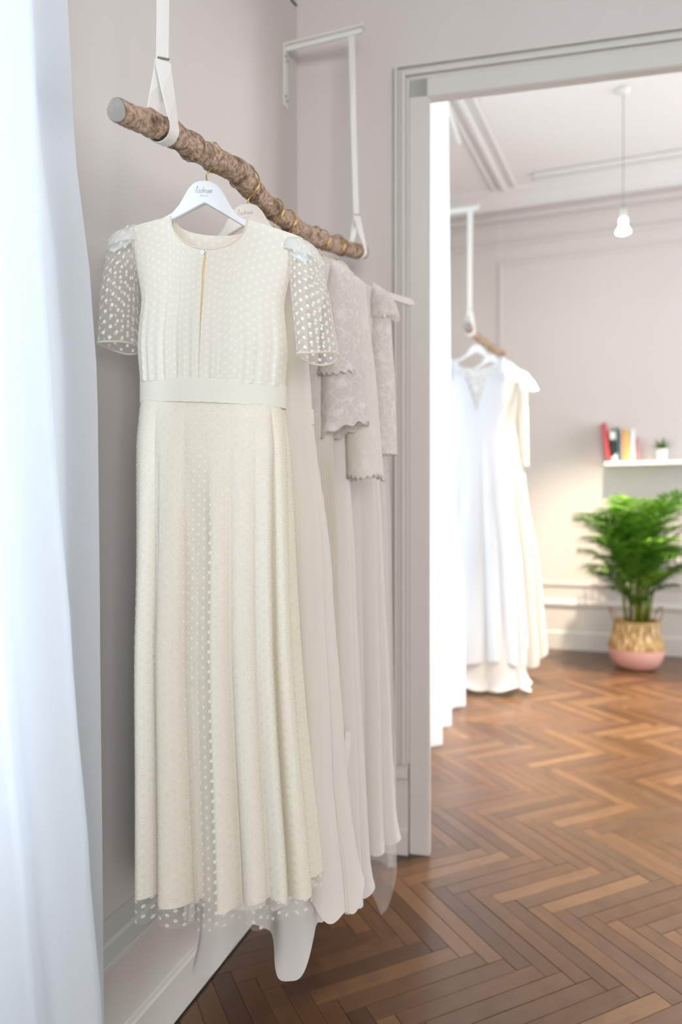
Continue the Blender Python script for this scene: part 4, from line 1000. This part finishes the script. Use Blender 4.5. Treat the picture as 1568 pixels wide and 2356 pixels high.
for i in range(30):
    az = i * 2.39996 + rp.uniform(-0.2, 0.2); lay = i / 29
    el = lerp(0.95, 1.5, lay) + rp.uniform(-0.08, 0.08); ln = lerp(0.50, 0.78, lay) * rp.uniform(0.92, 1.06)
    z = lerp(0.50, 0.74, lay); ba = (0.05 * cos(az) * (1 - lay * 0.5), 0.05 * sin(az) * (1 - lay * 0.5), z)
    if sin(az) > 0.4: ln *= 0.85
    frond(az, el, ln, ba, 100 + i)
for i, (az, el, ln, z) in enumerate(((3.6, 1.0, 0.30, 0.48), (5.6, 1.0, 0.32, 0.48), (4.4, 1.15, 0.26, 0.42))): frond(az, el, ln, (0.03 * cos(az), 0.03 * sin(az), z), 300 + i)

# ================================================================ shelf, books, little plant
zs = HC + (CY - 1070) / FPX * 5.62
SH_D, SH_T = 0.20, 0.03
u0 = uw(1388)
mb = MB(); mb.box(BW((u0 + 3.9) / 2, SH_D / 2 + 0.001, zs + SH_T / 2), N * (3.9 - u0), D * SH_D, UP * SH_T)
tag(mb.build('wall_shelf', M['shelf'], bevel=0.003), 'white floating shelf on the back wall above the palm', 'shelf')
zt = zs + SH_T
def book(u, wd, ht, dp, lean, mat, label, front=0.0):
    root = empty('book', BW(u, 0.012 + dp / 2 + front, zt + 0.0005), math.atan2(N.y, N.x)); tag(root, label, 'book', 'books on the shelf')
    ct = 0.003
    R = Matrix.Rotation(lean, 4, 'Y')
    lift = 0.5 * wd * abs(sin(lean))
    def bx(c, sx, sy, sz, nm, mt):
        m = MB(); m.box((0, 0, 0), (sx, 0, 0), (0, sy, 0), (0, 0, sz)); m.v = [tuple((R @ (Vector(v) + Vector(c))) + Vector((0, 0, lift))) for v in m.v]; return m, nm, mt
    m, nm, mt = bx((0, -dp / 2 + ct / 2, ht / 2), wd, ct, ht, 'cover', mat)
    for sg in (-1, 1):
        k, _, _ = bx((sg * (wd / 2 - ct / 2), 0, ht / 2), ct, dp, ht, '', mat); b = len(m.v); m.v += k.v; m.f += [tuple(i + b for i in f) for f in k.f]; m.smooth += k.smooth
    m.build('cover', mt, root)
    k, _, _ = bx((0, 0.002, ht / 2), wd - 2 * ct, dp - 0.006, ht - 0.008, '', None); k.build('pages', M['pages'], root)
red = simple('red_cover', srgb(214, 78, 86), 0.5); teal = simple('teal_cover', srgb(66, 128, 138), 0.5); org = simple('orange_cover', srgb(238, 176, 132), 0.6); yel = simple('yellow_cover', srgb(238, 204, 124), 0.6)
wht = simple('white_cover', srgb(236, 232, 238), 0.5); pnk = simple('dusty_pink_cover', srgb(206, 150, 148), 0.6); bw = blotch_mat('black_and_white_cover', srgb(34, 38, 38), srgb(238, 238, 236), 9.0, 0.47)
ub = lambda px: uw(px) - 0.03
book(uw(1400) - 0.005, 0.034, 0.335, 0.12, math.radians(-7), red, 'tall red book leaning at the left end of the shelf row')
book(uw(1412), 0.048, 0.275, 0.12, math.radians(-4), bw, 'black and white book beside the leaning red book')
book(uw(1423.5), 0.020, 0.290, 0.12, math.radians(-4), teal, 'thin teal book between the patterned and the orange book')
book(uw(1431), 0.028, 0.275, 0.12, math.radians(-1.5), org, 'pale orange book beside the yellow book')
book(uw(1440.5), 0.032, 0.272, 0.12, math.radians(-1), yel, 'yellow book in the middle of the shelf row')
book(uw(1452.5), 0.042, 0.276, 0.12, 0, wht, 'thick white book right of the yellow book')
book(uw(1465), 0.026, 0.20, 0.11, 0, pnk, 'short dusty pink book at the right end of the row')
pp = empty('succulent_pot', BW(uw(1518), 0.10, zt + 0.0005)); tag(pp, 'small white pot with a green sprig on the shelf', 'plant')
m = MB(); m.lathe([(0.0, 0.0), (0.03, 0.0), (0.038, 0.02), (0.043, 0.10), (0.040, 0.10), (0.036, 0.085), (0.0, 0.085)], 24); m.build('pot', M['potw'], pp)
for i in range(15):
    az = i * 2.4; el = rp.uniform(0.5, 1.4); L = rp.uniform(0.06, 0.125); d_ = Vector((cos(az) * cos(el), sin(az) * cos(el), sin(el))); sd = d_.cross(UP).normalized(); c = Vector((cos(az) * 0.01, sin(az) * 0.01, 0.09))
    m = MB(); b = m.add([c - sd * 0.004, c + sd * 0.004, c + d_ * L * 0.5 + sd * 0.012, c + d_ * L * 0.5 - sd * 0.012, c + d_ * L]); m.face((b, b + 1, b + 2, b + 3)); m.face((b + 3, b + 2, b + 4)); m.build('leaf', M['leaf'], pp, solid=0.0015)

# ================================================================ pendant bulb
def pendant(x, y, zl, label, energy, size, color):
    lamp = empty('pendant_bulb', (x, y, zl)); tag(lamp, label, 'lamp', 'pendant bulbs in the next room')
    m = MB(); m.tube([(0, 0, 0.115), (0, 0, CEIL2 - zl)], 0.0028, 8); m.build('cord', M['cord'], lamp)
    m = MB(); m.lathe([(0.0, 0.17), (0.016, 0.168), (0.020, 0.155), (0.020, 0.10), (0.016, 0.095)], 20); m.build('socket', M['brassdark'], lamp)
    m = MB(); m.lathe([(0.015, 0.105), (0.024, 0.094), (0.027, 0.078), (0.022, 0.062), (0.027, 0.045), (0.045, 0.014), (0.046, 0.006), (0.035, 0.0), (0.0, -0.003)], 28); m.build('bulb', M['bulb'], lamp)
    m = MB(); m.lathe([(0.0, 0.0), (0.05, 0.0), (0.05, -0.012), (0.02, -0.03), (0.0, -0.03)], 20, (0, 0, CEIL2 - zl)); m.build('ceiling_rose', M['metalw'], lamp)
    L = bpy.data.lights.new('bulb_light', 'SPOT'); L.energy = energy; L.color = color; L.spot_size = math.radians(size); L.spot_blend = 0.7; L.shadow_soft_size = 0.05
    lo = bpy.data.objects.new('bulb_light', L); COL.objects.link(lo); lo.parent = lamp; lo.location = (0, 0, -0.02)
YB = 4.62; zl = HC + (CY - 537) / FPX * YB
pendant((1433 - CX) / FPX * YB, YB, zl, 'lit reflector bulb hanging on a thin cord in front of the back wall', 700, 92, (1.0, 0.84, 0.64))
pendant(1.78, 2.95, zl, 'unseen reflector bulb added to light the floor, nearest behind the doorway lintel', 400, 84, (1.0, 0.93, 0.84))  # added lamp out of view, brings more light onto the next room's parquet
pendant(2.15, 3.55, zl, 'unseen reflector bulb added to light the floor, beyond the right door jamb', 300, 84, (1.0, 0.93, 0.84))  # another added bulb outside the view, also brightens the far floor

# thin dark cable on the wall above the far bracket
pA, pBc = ray_t(682, 12, 0.004), ray_t(664, -8, 0.004)
m = MB(); m.tube([pA, pBc, pBc + (pBc - pA) * 3 + UP * 0.3], 0.003, 8); tag(m.build('wall_cable', M['dark']), 'thin dark cable on the wall above the far bracket', 'cable')

# ================================================================ small pieces belong to the part that carries them
CARRY = {'stitching': 'band', 'lettering': 'body', 'screw': 'wall_plate', 'cut_end': 'bark', 'knot': 'bark', 'button': 'bodice', 'neckline_binding': 'bodice', 'slit_facing': 'bodice', 'side_hem': 'back_panel', 'soil': 'basket', 'handle': 'basket'}
for o in list(COL.objects):
    k = o.name.split('.')[0]
    if k in CARRY and o.parent and o.parent.type == 'EMPTY':
        part = [c for c in o.parent.children if c.name.split('.')[0] == CARRY[k]]
        if part:
            o.parent = part[0]; o.matrix_parent_inverse = Matrix.Identity(4)
